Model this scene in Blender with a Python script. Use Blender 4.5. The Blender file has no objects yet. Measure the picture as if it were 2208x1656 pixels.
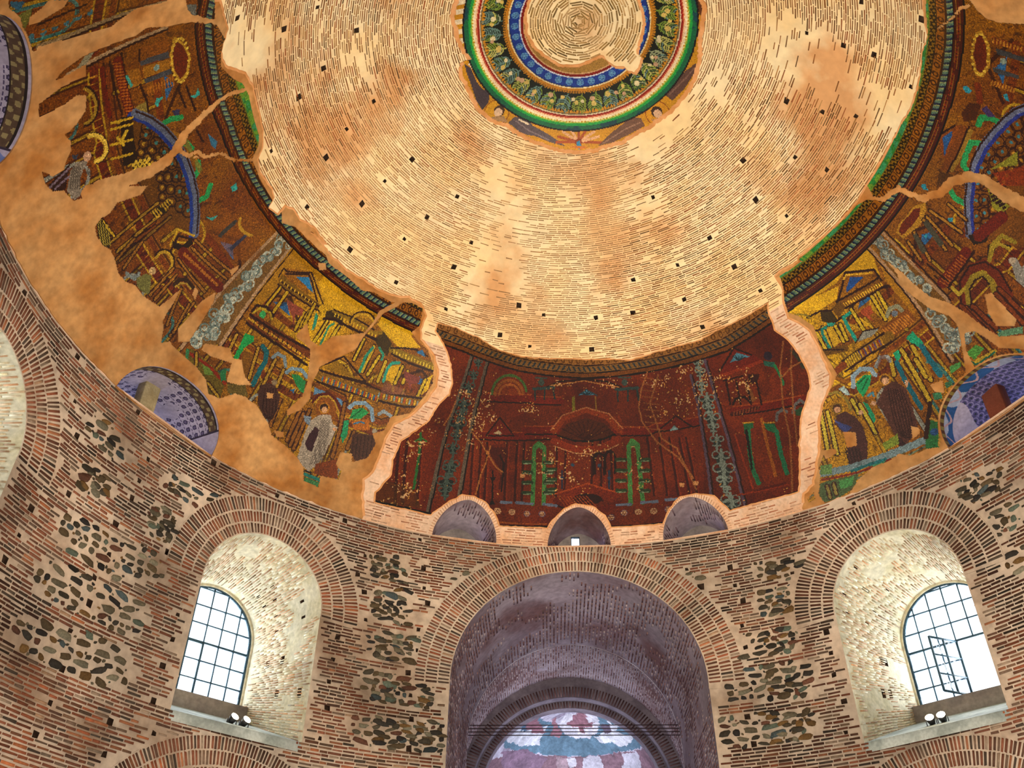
import bpy, math, random
import numpy as np
from mathutils import Matrix, Vector
from mathutils.geometry import delaunay_2d_cdt
rng = np.random.default_rng(7); random.seed(7)
scene = bpy.context.scene; COL = scene.collection
# ------------------------------------------------------------------ camera
F, PITCH, ROLL, YAW, CD, CX = 1945.664, .665221, .0113672, -.0352964, 14.25641, -1.02634
_cp, _sp, _cy, _sy = math.cos(PITCH), math.sin(PITCH), math.cos(YAW), math.sin(YAW)
FW = np.array([_sy*_cp, _cy*_cp, _sp]); _rt = np.array([_cy, -_sy, 0.]); _up = np.cross(_rt, FW)
RT = math.cos(ROLL)*_rt + math.sin(ROLL)*_up; UP = -math.sin(ROLL)*_rt + math.cos(ROLL)*_up
CAM = np.array([CX, -CD, 1.6])
cd = bpy.data.cameras.new('camera'); cam = bpy.data.objects.new('camera', cd); COL.objects.link(cam)
cd.sensor_fit = 'HORIZONTAL'; cd.sensor_width = 36; cd.lens = 36*F/2208; cd.clip_end = 200
M = Matrix.Identity(4)
for i in range(3): M[i][0], M[i][1], M[i][2], M[i][3] = RT[i], UP[i], -FW[i], CAM[i]
cam.matrix_world = M; scene.camera = cam
# ------------------------------------------------------------------ world, exposure, large fill lamps
scene.view_settings.view_transform = 'Standard'; scene.view_settings.look = 'None'
scene.view_settings.exposure = 0.0; scene.view_settings.gamma = 1; scene.view_settings.use_curve_mapping = False
w = bpy.data.worlds.new('world'); scene.world = w; w.use_nodes = True
bg = w.node_tree.nodes['Background']; bg.inputs[0].default_value = (.80, .92, 1, 1); bg.inputs[1].default_value = 3.0
def area(name, loc, aim, size, power, color, sy=None, spread=180):
    l = bpy.data.lights.new(name, 'AREA'); l.energy = power; l.color = color; l.size = size
    if sy: l.shape = 'RECTANGLE'; l.size_y = sy
    l.spread = math.radians(spread)
    o = bpy.data.objects.new(name, l); COL.objects.link(o); o.location = loc
    o.rotation_euler = (Vector(aim)-Vector(loc)).to_track_quat('-Z', 'Y').to_euler(); return o
area('floor_fill', (0, -1, .4), (0, 1, 26), 9, 1500, (1, .88, .74))  # added soft fill near the floor, below view
area('warm_fill_front', (0, -6, 7.0), (0, 9, 21), 3, 620, (1, .87, .66), spread=120)  # this and the next two: added warm fills, unseen, aimed at the dome
area('warm_fill_left', (5, -5, 7.0), (-9, 4, 20), 3, 520, (1, .85, .62), spread=115)
area('warm_fill_right', (-5, -5, 7.0), (9, 4, 20), 3, 520, (1, .85, .62), spread=115)
area('hall_fill', (0, -8, 9.0), (0, 12, 10), 5, 470, (.93, .97, 1), spread=160)  # added neutral fill inside the hall to brighten the round wall
# ------------------------------------------------------------------ the round hall: profile and mapping
R, ZC, RG, ZG, ZA, RD = 12.25, 15.623, 8.881, 20.56, 26.19, 9.82
_t = np.linspace(0, 1, 40); _n = np.array([ZG-ZC, R-RG]); _n = _n/np.hypot(*_n)
_pr = [(R, 0.)] + [(R, z) for z in np.linspace(.5, ZC-.01, 30)]
_pr += [(R+(RG-R)*a+_n[0]*.72*a*(1-a), ZC+(ZG-ZC)*a+_n[1]*.72*a*(1-a)) for a in _t]
_pr += [(RD*math.sin(a), ZA-RD+RD*math.cos(a)) for a in np.linspace(math.asin(RG/RD), 0, 80)[1:]]
PR = np.array(_pr); S = np.concatenate([[0], np.cumsum(np.hypot(*np.diff(PR, axis=0).T))]); S -= S[31]
SG, ST = S[70], S[-1]
def prof(s):
    return np.interp(s, S, PR[:, 0]), np.interp(s, S, PR[:, 1])
def SP(phi, s, d=0.):
    phi = np.asarray(phi, float); s = np.asarray(s, float)
    r, z = prof(s); r2, z2 = prof(s+.05); r1, z1 = prof(s-.05)
    tr, tz = r2-r1, z2-z1; L = np.hypot(tr, tz)+1e-9
    rr = r - d*tz/L; zz = z + d*tr/L; a = np.radians(phi)
    return np.stack([rr*np.sin(a), rr*np.cos(a), zz], -1)
def s_of_z(z): return np.interp(z, PR[:, 1], S)
def unp3(pts):
    pts = np.atleast_2d(np.array(pts, float)); d = FW+RT*((pts[:, :1]-1104)/F)-UP*((pts[:, 1:]-828)/F)
    d /= np.linalg.norm(d, axis=1)[:, None]; C = CAM
    a = (d[:, :2]**2).sum(1); b = C[0]*d[:, 0]+C[1]*d[:, 1]; c = C[0]**2+C[1]**2-R*R
    hi = (-b+np.sqrt(b*b-a*c))/a; lo = np.maximum((-b-np.sqrt(b*b-a*c))/a, 0)+.02
    for _ in range(40):
        m = (lo+hi)/2; P = C+d*m[:, None]
        ins = np.hypot(P[:, 0], P[:, 1]) < np.interp(P[:, 2], PR[:, 1], PR[:, 0], right=-1)
        lo = np.where(ins, m, lo); hi = np.where(ins, hi, m)
    return C+d*hi[:, None]
def unp(pts):       # photo pixel -> place on the wall or dome (azimuth in degrees, metres above the foot of the dome)
    P = unp3(pts); return np.stack([np.degrees(np.arctan2(P[:, 0], P[:, 1])), s_of_z(P[:, 2])], 1)
CR = dict(A=(0, 0, 2.957), B=(500, 0, 2.957), C=(950, 0, 2.957), D=(1500, 0, 2.958), E=(0, 500, 2.957), F=(400, 500, 2.76),
          G=(780, 640, 2.957), H=(1240, 560, 2.76), I=(1650, 500, 2.76), J=(0, 1000, 2.525), K=(300, 1060, 2.778),
          L=(800, 1060, 2.778), M=(1200, 1060, 2.778), N=(1650, 1040, 2.688), P=(0, 0, 1))
def px(c, pts):
    ox, oy, k = CR[c]; p = np.atleast_2d(np.array(pts, float)); return p/k+np.array([ox, oy])
def T(c, pts): return unp(px(c, pts))
def project(P):
    d = np.asarray(P)-CAM; wv = d@FW; return np.stack([1104+F*(d@RT)/wv, 828-F*(d@UP)/wv], -1), wv
# ------------------------------------------------------------------ noise, polygons
def vnoise(x, y, seed):
    g = np.random.default_rng(seed).random((256, 256)); x = np.asarray(x)+1000; y = np.asarray(y)+1000
    xi = np.floor(x).astype(int); yi = np.floor(y).astype(int); fx = x-xi; fy = y-yi
    fx = fx*fx*(3-2*fx); fy = fy*fy*(3-2*fy); a = g[xi % 256, yi % 256]; b = g[(xi+1) % 256, yi % 256]
    c = g[xi % 256, (yi+1) % 256]; d = g[(xi+1) % 256, (yi+1) % 256]
    return (a*(1-fx)+b*fx)*(1-fy)+(c*(1-fx)+d*fx)*fy
def fbm(x, y, seed, o=3):
    v = 0; a = .5; t = 0
    for k in range(o): v = v+a*vnoise(x*2**k, y*2**k, seed+k); t += a; a *= .5
    return v/t
def pip(poly, x, y):
    poly = np.asarray(poly); x = np.asarray(x, float); y = np.asarray(y, float); ins = np.zeros(x.shape, bool)
    x0, y0 = poly.min(0); x1, y1 = poly.max(0); m = (x >= x0) & (x <= x1) & (y >= y0) & (y <= y1)
    if not m.any(): return ins
    xs, ys = x[m], y[m]; r = np.zeros(xs.shape, bool); q = np.roll(poly, -1, 0)
    for (ax, ay), (bx, by) in zip(poly, q):
        if ay == by: continue
        r ^= ((ay > ys) != (by > ys)) & (xs < (bx-ax)*(ys-ay)/(by-ay)+ax)
    ins[m] = r; return ins
def rough(poly, step=.12, amp=.03, sx=.18, seed=1, closed=True):   # resample an outline and fray it; sx = metres per degree
    p = np.asarray(poly, float)*np.array([sx, 1]); out = []; n = len(p)
    for i in range(n if closed else n-1):
        a, b = p[i], p[(i+1) % n]; k = max(1, int(np.hypot(*(b-a))/step))
        for j in range(k): out.append(a+(b-a)*j/k)
    out = np.array(out); r = np.random.default_rng(seed); out += r.normal(0, amp, out.shape)
    return out/np.array([sx, 1])
def lin(h):
    c = np.array([int(h[i:i+2], 16)/255 for i in (1, 3, 5)]); return np.where(c <= .04045, c/12.92, ((c+.055)/1.055)**2.4)
# ------------------------------------------------------------------ mesh helpers
def link(o, parent=None, **k):
    COL.objects.link(o)
    if parent is not None: o.parent = parent
    for a, b in k.items(): o[a] = b
    return o
def mesh(name, V, F_, mat, parent=None, cols=None, smooth=False, **k):
    me = bpy.data.meshes.new(name); V = np.asarray(V, np.float32)
    if isinstance(F_, list) and np.ndim(F_[0]) == 1: F_ = [np.array([f for f in F_ if len(f) == n]) for n in sorted({len(f) for f in F_})]
    groups = F_ if isinstance(F_, list) else [F_]
    groups = [np.asarray(g, np.int32) for g in groups if len(g)]
    loops = np.concatenate([g.ravel() for g in groups]); tot = np.concatenate([np.full(len(g), g.shape[1]) for g in groups])
    st = np.concatenate([[0], np.cumsum(tot)[:-1]])
    me.vertices.add(len(V)); me.vertices.foreach_set('co', V.ravel()); me.loops.add(len(loops)); me.loops.foreach_set('vertex_index', loops.astype(np.int32))
    me.polygons.add(len(tot)); me.polygons.foreach_set('loop_start', st.astype(np.int32))
    try: me.polygons.foreach_set('loop_total', tot.astype(np.int32))
    except Exception: pass
    me.update(calc_edges=True)
    if smooth: me.polygons.foreach_set('use_smooth', np.ones(len(tot), bool))
    if cols is not None:
        at = me.attributes.new('Col', 'FLOAT_COLOR', 'FACE'); c = np.ones((len(tot), 4), np.float32); c[:, :3] = cols; at.data.foreach_set('color', c.ravel())
    if mat: me.materials.append(mat)
    return link(bpy.data.objects.new(name, me), parent, **k)
def empty(name, loc=(0, 0, 0), **k):
    o = bpy.data.objects.new(name, None); o.location = loc; o.empty_display_size = .2; return link(o, None, **k)
def bxv(c, e):     # box from centre, three half-edge vectors
    c = np.array(c, float); e = np.array(e, float); s = np.array([[x, y, z] for x in (-1, 1) for y in (-1, 1) for z in (-1, 1)])
    return c+s@e
BF = np.array([[0, 1, 3, 2], [4, 6, 7, 5], [0, 4, 5, 1], [2, 3, 7, 6], [0, 2, 6, 4], [1, 5, 7, 3]])
def boxes(name, L, mat, parent=None, **k):
    V = np.concatenate([bxv(c, e) for c, e in L]); Fc = np.concatenate([BF+8*i for i in range(len(L))]); return mesh(name, V, Fc, mat, parent, **k)
def tube(a, b, r, n=10):
    a = np.array(a, float); b = np.array(b, float); d = b-a; d /= np.linalg.norm(d); u = np.cross(d, [0, 0, 1]) if abs(d[2]) < .9 else np.cross(d, [1, 0, 0]); u /= np.linalg.norm(u); v = np.cross(d, u)
    t = np.linspace(0, 2*np.pi, n, endpoint=False)[:, None]; c = np.cos(t)*u+np.sin(t)*v
    V = np.concatenate([a+r*c, b+r*c, [a], [b]]); i = np.arange(n); j = (i+1) % n
    return V, [np.stack([i, j, j+n, i+n], 1), np.concatenate([np.stack([j, i, np.full(n, 2*n)], 1), np.stack([i+n, j+n, np.full(n, 2*n+1)], 1)])]
def sheet(name, outer, holes, mapping, mat, parent=None, dx=2.5, dy=.4, d=0., edge=0., hole_edge=0., sx=.2, **k):
    loops = [np.asarray(outer, float)]+[np.asarray(h, float) for h in holes]; sc = np.array([sx, 1])
    pts = []; edges = []; o = 0
    for l in loops:
        n = len(l); pts.append(l); edges += [(o+i, o+(i+1) % n) for i in range(n)]; o += n
    x0, y0 = loops[0].min(0); x1, y1 = loops[0].max(0)
    gx, gy = np.meshgrid(np.arange(x0+dx*.37, x1, dx), np.arange(y0+dy*.43, y1, dy)); gx = gx.ravel(); gy = gy.ravel()
    ins = pip(loops[0], gx, gy)
    for h in loops[1:]: ins &= ~pip(h, gx, gy)
    pts.append(np.stack([gx[ins], gy[ins]], 1)); P = np.concatenate(pts)*sc
    vs, es, fs, *_ = delaunay_2d_cdt([Vector(p) for p in P], edges, [], 0, 1e-5)
    vs = np.array([tuple(v) for v in vs])/sc; fs = np.array([f for f in fs if len(f) == 3]); c = vs[fs].mean(1)
    keep = pip(loops[0], c[:, 0], c[:, 1])
    for h in loops[1:]: keep &= ~pip(h, c[:, 0], c[:, 1])
    fs = fs[keep]; V = [mapping(vs[:, 0], vs[:, 1], d)]; quads = []; base = len(vs)
    for li, l in enumerate(loops):
        e = edge if li == 0 else hole_edge
        if not e: continue
        n = len(l); V += [mapping(l[:, 0], l[:, 1], d), mapping(l[:, 0], l[:, 1], d-e)]
        i = np.arange(n); j = (i+1) % n; quads.append(np.stack([base+i, base+j, base+n+j, base+n+i], 1)); base += 2*n
    return mesh(name, np.concatenate(V), [fs]+([np.concatenate(quads)] if quads else []), mat, parent, **k)
# bricks: an array of four-cornered patches (N,4,2) on a surface, raised to h
QF = np.array([[4, 5, 6, 7], [0, 1, 5, 4], [1, 2, 6, 5], [2, 3, 7, 6], [3, 0, 4, 7]])
def brick_verts(Q, mapping, h, d0=-.01):
    N = len(Q); h = np.broadcast_to(np.asarray(h, float), (N,))
    lo = mapping(Q[..., 0], Q[..., 1], np.full(Q.shape[:2], d0)); hi = mapping(Q[..., 0], Q[..., 1], np.repeat(h[:, None], 4, 1))
    return np.concatenate([lo, hi], 1)
def lay(base, Q, mapping, h, cols, mat, parent, ind=300, name='brick', stuff='brick_courses', vis=True):
    V = brick_verts(Q, mapping, h); N = len(V)
    if N == 0: return
    p, wv = project(V[:, 4:]); a = p[:, 1]-p[:, 0]; b = p[:, 3]-p[:, 0]; ar = np.abs(a[:, 0]*b[:, 1]-a[:, 1]*b[:, 0])
    c = p.mean(1); ok = (c[:, 0] > 8) & (c[:, 0] < 2200) & (c[:, 1] > 8) & (c[:, 1] < 1648) & (wv.min(1) > 1)
    order = np.argsort(-np.where(ok, ar, -1))[:ind]; order = order[ok[order]] if ind else order[:0]
    sel = np.zeros(N, bool); sel[order] = True
    for i in order: mesh(name, V[i], QF, mat, parent, cols=np.repeat(cols[i:i+1], 5, 0))
    R_ = ~sel; n = R_.sum()
    if n: mesh(stuff, V[R_].reshape(-1, 3), (QF[None]+8*np.arange(n)[:, None, None]).reshape(-1, 4), mat, parent, cols=np.repeat(cols[R_], 5, 0), kind='stuff')
def pick(pal, wts, n, jitter=.12, r=None):
    r = r or rng; P = np.array([lin(c) for c in pal]); i = r.choice(len(P), n, p=np.array(wts)/sum(wts)); return np.clip(P[i]*(1+r.normal(0, jitter, (n, 1))), .003, 1)
# ------------------------------------------------------------------ materials
def mat(name, base=None, base2=None, attr=False, rough=.85, n1=1.2, n2=9., fine=60, bump=.25, dist=.01, metal=0., stain=None, lo=.42, hi=.62, smin=.7, vary=.25):
    m = bpy.data.materials.new(name); m.use_nodes = True; nt = m.node_tree; N = nt.nodes; L = nt.links; b = N['Principled BSDF']
    tc = N.new('ShaderNodeTexCoord')
    def noise(sc, det=4):
        n = N.new('ShaderNodeTexNoise'); n.inputs['Scale'].default_value = sc; n.inputs['Detail'].default_value = det; L.new(tc.outputs['Object'], n.inputs['Vector']); return n.outputs['Fac']
    def ramp(src, a, b_, c0=(0, 0, 0, 1), c1=(1, 1, 1, 1)):
        r = N.new('ShaderNodeValToRGB'); r.color_ramp.elements[0].position = a; r.color_ramp.elements[1].position = b_; r.color_ramp.elements[0].color = c0; r.color_ramp.elements[1].color = c1; L.new(src, r.inputs[0]); return r.outputs[0]
    def mix(f, a, b_, t='MIX'):
        x = N.new('ShaderNodeMix'); x.data_type = 'RGBA'; x.blend_type = t
        for s, v in ((x.inputs['Factor'], f), (x.inputs['A'], a), (x.inputs['B'], b_)):
            if hasattr(v, 'links'): L.new(v, s)
            else: s.default_value = v
        return x.outputs['Result']
    if attr: at = N.new('ShaderNodeAttribute'); at.attribute_name = 'Col'; c = at.outputs['Color']
    else: c = mix(ramp(noise(n1, 6), lo, hi), (*lin(base), 1), (*lin(base2 or base), 1))
    if stain: c = mix(ramp(noise(n1*.45+.13, 8), .52, .66), c, (*lin(stain), 1), 'MIX') if not attr else c
    v1 = ramp(noise(n2, 5), .3, .7, (1-vary,)*3+(1,), (1+0*vary,)*3+(1,)); c = mix(1., c, v1, 'MULTIPLY')
    v2 = ramp(noise(n1*.5, 5), .38, .6, (smin,)*3+(1,), (1, 1, 1, 1)); c = mix(1., c, v2, 'MULTIPLY')
    b.inputs['Specular IOR Level'].default_value = .25; L.new(c, b.inputs['Base Color']); b.inputs['Roughness'].default_value = rough; b.inputs['Metallic'].default_value = metal
    if bump:
        bp = N.new('ShaderNodeBump'); bp.inputs['Strength'].default_value = bump; bp.inputs['Distance'].default_value = dist; L.new(noise(fine, 3), bp.inputs['Height']); L.new(bp.outputs[0], b.inputs['Normal'])
    return m
M_brick = mat('brick_clay', attr=True, n1=.7, n2=14, smin=.58, vary=.3)
M_dbrick = mat('dome_brick_clay', attr=True, n1=.7, n2=9, smin=.75, vary=.3)
M_stone = mat('field_stone', attr=True, n1=3, n2=22, vary=.45, rough=.8, bump=.5, dist=.02)
M_mortar = mat('wall_mortar', '#e0cdb8', '#c6b09a', n1=.7, n2=5, stain='#a48c76', smin=.62, vary=.3)
M_dome = mat('dome_mortar', '#f8e6bc', '#f2d6a2', n1=.55, n2=3.5, stain='#dca874', smin=.88, vary=.16)
M_cream = mat('cream_masonry', '#f0cdb0', '#dfae88', n1=1.3, n2=12, smin=.8, vary=.25)
M_plaster = mat('ochre_plaster', '#d8a468', '#ae7236', n1=.9, n2=5, fine=35, smin=.74, vary=.34, lo=.36, hi=.66)
M_seam = mat('plaster_seam', '#e3a772', '#cf9158', n1=2, n2=9, smin=.9, vary=.15)
M_mosaic = mat('mosaic_tesserae', attr=True, n1=1.5, n2=40, rough=.38, smin=.8, vary=.2, bump=.35, dist=.006, fine=90, metal=.15)
M_paint = mat('painted_plaster', attr=True, n1=1.2, n2=16, rough=.75, smin=.65, vary=.35, bump=.15)
M_fresco = mat('fresco', attr=True, n1=1.2, n2=10, rough=.8, smin=.75, vary=.3, bump=.2)
M_reveal = mat('reveal_mortar', '#e4dcc0', '#c9bf9c', n1=1.5, n2=8, smin=.75, vary=.35)
M_bay = mat('bay_mortar', '#b4a6ac', '#8f7e84', n1=.6, n2=6, stain='#7a5a58', smin=.6, vary=.35)
M_fresco_plain = mat("pale_plaster", "#b9b0c4", "#9f98b0", n1=2, n2=10)
M_order = mat('dark_order_mortar', '#8a7f86', '#6a6068', n1=1.5, n2=9, smin=.7)
M_grey = mat('grey_stone', '#a39a92', '#857c78', n1=2, n2=12, smin=.75)
M_sill = mat('sill_render', '#c9d2cc', '#9ba59f', n1=2, n2=14, smin=.7)
M_dark = mat('socket_shadow', '#5a4334', '#3a2a20', n1=5)
M_iron = mat('painted_iron', '#3f5f74', '#2f4a5c', rough=.5, bump=0)
M_rod = mat('tie_rod_iron', '#3a2a2c', rough=.6, bump=0)
M_post = mat('limestone_post', '#c3b48c', '#9f8f68', n1=3, n2=20)
M_rpost = mat('red_post', '#8a4a34', '#7a3f2c', n1=3, n2=30)
M_floor = mat('marble_floor', '#b8a898', '#a09080', n1=.6)
def simple(name, col, **k):
    m = bpy.data.materials.new(name); m.use_nodes = True; b = m.node_tree.nodes['Principled BSDF']; b.inputs['Base Color'].default_value = (*lin(col), 1)
    for a, v in k.items(): b.inputs[a.replace('_', ' ')].default_value = v
    return m
M_lamp = simple('lamp_glass', '#ffe8c0', Emission_Color=(1, .82, .55, 1), Emission_Strength=30)
M_case = simple('lamp_case', '#3a3a3c', Roughness=.5, Metallic=.6)
gm = bpy.data.materials.new('window_glass'); gm.use_nodes = True; _n_ = gm.node_tree.nodes; _n_.clear(); _o = _n_.new('ShaderNodeOutputMaterial')
_tr = _n_.new('ShaderNodeBsdfTransparent'); _gl = _n_.new('ShaderNodeBsdfGlossy'); _gl.inputs['Roughness'].default_value = .05; _mx = _n_.new('ShaderNodeMixShader'); _mx.inputs[0].default_value = .06
_tr.inputs[0].default_value = (.93, .96, 1, 1)
gm.node_tree.links.new(_tr.outputs[0], _mx.inputs[1]); gm.node_tree.links.new(_gl.outputs[0], _mx.inputs[2]); gm.node_tree.links.new(_mx.outputs[0], _o.inputs[0]); M_glass = gm
# ------------------------------------------------------------------ openings
def arch_uz(hw, z0, spring, rise, n=36, ext=2., steps=6):
    th = np.linspace(math.pi, 0, n); e = 2./ext
    u = hw*np.sign(np.cos(th))*np.abs(np.cos(th))**e; z = spring+rise*np.abs(np.sin(th))**e
    L = [(-hw, z0+(spring-z0)*i/steps) for i in range(steps)] if spring > z0+.01 else []
    Rr = [(hw, spring-(spring-z0)*(i+1)/steps) for i in range(steps)] if spring > z0+.01 else []
    return np.array(L+list(zip(u, z))+Rr)
def uz_phis(az, uz):
    r = np.interp(uz[:, 1], PR[:, 1], PR[:, 0]); return np.stack([az+np.degrees(np.arcsin(np.clip(uz[:, 0]/r, -1, 1))), s_of_z(uz[:, 1])], 1)
def axes(az): a = math.radians(az); return np.array([math.sin(a), math.cos(a), 0]), np.array([math.cos(a), -math.sin(a), 0])
def at(az, u, T_, z):
    n, l = axes(az); u = np.asarray(u, float); T_ = np.asarray(T_, float); z = np.asarray(z, float)
    return n*(R+T_)[..., None]+l*u[..., None]+np.array([0, 0, 1])*z[..., None] if u.ndim or T_.ndim or z.ndim else n*(R+T_)+l*u+np.array([0, 0, 1])*z
def surf(az, uz):  # points of an opening's outline on the wall or dome face
    ps = uz_phis(az, uz); return SP(ps[:, 0], ps[:, 1])
WIN = dict(hw=1.84, z0=8.72, spring=12.25, rise=1.82)
OPEN = []          # (azimuth, outline uz, arch data)
for az in (-91.3, -45, 45, 91): OPEN.append((az, arch_uz(**WIN)))
BAY = dict(hw=3.74, z0=0.0, spring=11.0, rise=3.74)
RBAY = dict(hw=5.2, z0=0.0, spring=11.0, rise=3.9)
OPEN += [(.4, arch_uz(**BAY)), (-180, arch_uz(**RBAY))]
LOWBAY = dict(hw=2.75, z0=0.0, spring=4.6, rise=2.72)
for az in (-90, -45, 45, 90): OPEN.append((az, arch_uz(**LOWBAY)))
open_ps = [uz_phis(a, o) for a, o in OPEN]
open_ps[5][:, 0] = np.where(open_ps[5][:, 0] > 0, open_ps[5][:, 0]-360, open_ps[5][:, 0])
for o in open_ps: o[:, 1] = np.maximum(o[:, 1], -ZC+.0)
for i in (4, 5, 6, 7, 8, 9): open_ps[i][:, 1] = np.maximum(open_ps[i][:, 1], -ZC+.02)
LUN_S = [(-16.31, 1.06, 1.12), (1.37, 1.03, 1.10), (19.05, 1.04, 1.08)]
LUN_B = [(-65.0, 1.78, 1.18), (65.4, 1.78, 1.18), (-113.5, 1.78, 1.18), (113.5, 1.78, 1.18)]
lun = [(a, arch_uz(h, ZC+.02, ZC+.02, r, 26, ext=e)) for (a, h, r), e in [(x, 1.75) for x in LUN_S]+[(x, 2.1) for x in LUN_B]]
lun_ps = [uz_phis(a, o) for a, o in lun]
# ------------------------------------------------------------------ put-log sockets
HD = [('B', [(35,115),(333,185),(547,48),(795,195),(585,435),(120,530),(425,620),(905,645),(733,822),(600,1005),(252,962),(478,1322),(830,1300),(975,1155),(1150,1015),(1245,1385),(1100,1525),(753,1590),(1437,1252),(1527,1545)]),
 ('D', [(1440,122),(708,210),(942,290),(1138,350),(1375,555),(580,645),(808,712),(1022,740),(302,1022),(632,1003),(836,1083),(383,1272),(580,1378),(90,1517),(1057,12)]),
 ('C', [(1355,1258)]), ('F', [(1597,210),(1253,300),(1550,460)]), ('G', [(1003,55),(1160,115),(1493,132),(880,243),(1072,315),(1465,335)]),
 ('H', [(347,120),(610,32),(947,40),(1102,185),(650,235),(345,317),(125,347),(757,400),(100,533)])]
HW = [('J', [(375,165),(170,240),(105,390),(28,520),(720,185),(757,92),(630,327),(595,490),(515,618),(487,758),(383,910),(340,1115),(915,482),(275,1300),(600,1403),(835,1290),(838,1468),(195,1472),(567,1582),(940,955),(885,1100),(970,822)]),
 ('E', [(158,385),(493,797),(478,1083),(490,1300),(880,1148),(945,1450),(1362,1470),(887,1585)]),
 ('K', [(827,22),(1232,172),(1355,385),(1308,497),(1348,603),(1358,768),(1190,872),(1162,1003),(1138,1138),(1125,1295),(1083,1478),(283,220),(475,60)]),
 ('L', [(292,287),(315,460),(632,485),(317,578),(340,670),(285,825),(280,950),(223,1083),(238,1220),(242,1362),(225,1540)]),
 ('M', [(780,465),(1038,455),(865,572),(1070,562),(1115,655),(1112,805),(1132,932),(1085,1062),(1162,1183),(1143,1350),(1183,1513),(1410,488),(1455,582),(1463,740),(1280,172)]),
 ('N', [(353,868),(380,988),(398,1118),(457,1267),(468,1447),(1017,97),(1150,168),(512,122)])]
def sockets(L, sz):
    c = np.concatenate([T(k, p) for k, p in L]); out = []
    for i, (f, s) in enumerate(c):
        r = prof(s)[0]; k = sz*(1.+.25*math.sin(i*2.3))*(1.5 if i in (56, 79) else 1); da = math.degrees(k/2/r); q = rng.normal(0, .012, (4, 2))*np.array([4, 1])
        out.append(np.array([(f-da, s-k/2), (f+da, s-k/2), (f+da, s+k/2), (f-da, s+k/2)])+q)
    return c, out
sd_c, sd_q = sockets(HD, .135); sw_c, sw_q = sockets(HW, .135)
def inside_any(polys, x, y, grow=0):
    m = np.zeros(np.shape(x), bool)
    for p in polys:
        if grow:
            c = p.mean(0); q = p-c; l = np.hypot(q[:, 0]*.2, q[:, 1])[:, None]+1e-6; p = c+q*(1+grow/l)
        m |= pip(p, x, y)
    return m
# ------------------------------------------------------------------ round wall
ok = ~inside_any(open_ps, sw_c[:, 0], sw_c[:, 1], .15) & (sw_c[:, 1] < -.15)
sw_q = [q for q, k in zip(sw_q, ok) if k]; sw_c = sw_c[ok]
def ring_holes(ps): return ps
def wall_map(x, y, d): return SP(x, y, d)
edge_x = np.arange(-202, 158.1, 2.); outer = np.concatenate([np.stack([edge_x, np.full(len(edge_x), -ZC)], 1), np.stack([edge_x[::-1], np.full(len(edge_x), 0.)], 1)])
outer[len(edge_x):, 1] = 0.0
def with_sockets(name, outer, opens, qs, m, back, **k):
    o = sheet(name, outer, list(opens)+list(qs), wall_map, m, dx=2.5, dy=.5, **k)
    for q in qs:   # each socket a little recess
        c = q.mean(0); V = np.concatenate([SP(q[:, 0], q[:, 1], 0.), SP(q[:, 0], q[:, 1], -.28)]); mesh('socket', V, [[0, 1, 5, 4], [1, 2, 6, 5], [2, 3, 7, 6], [3, 0, 4, 7], [4, 5, 6, 7]], back, o)
    return o
wall = with_sockets('wall_front', outer, open_ps, sw_q, M_mortar, M_dark, kind='structure', label='round brick and rubble wall of the hall below the dome')
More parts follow.
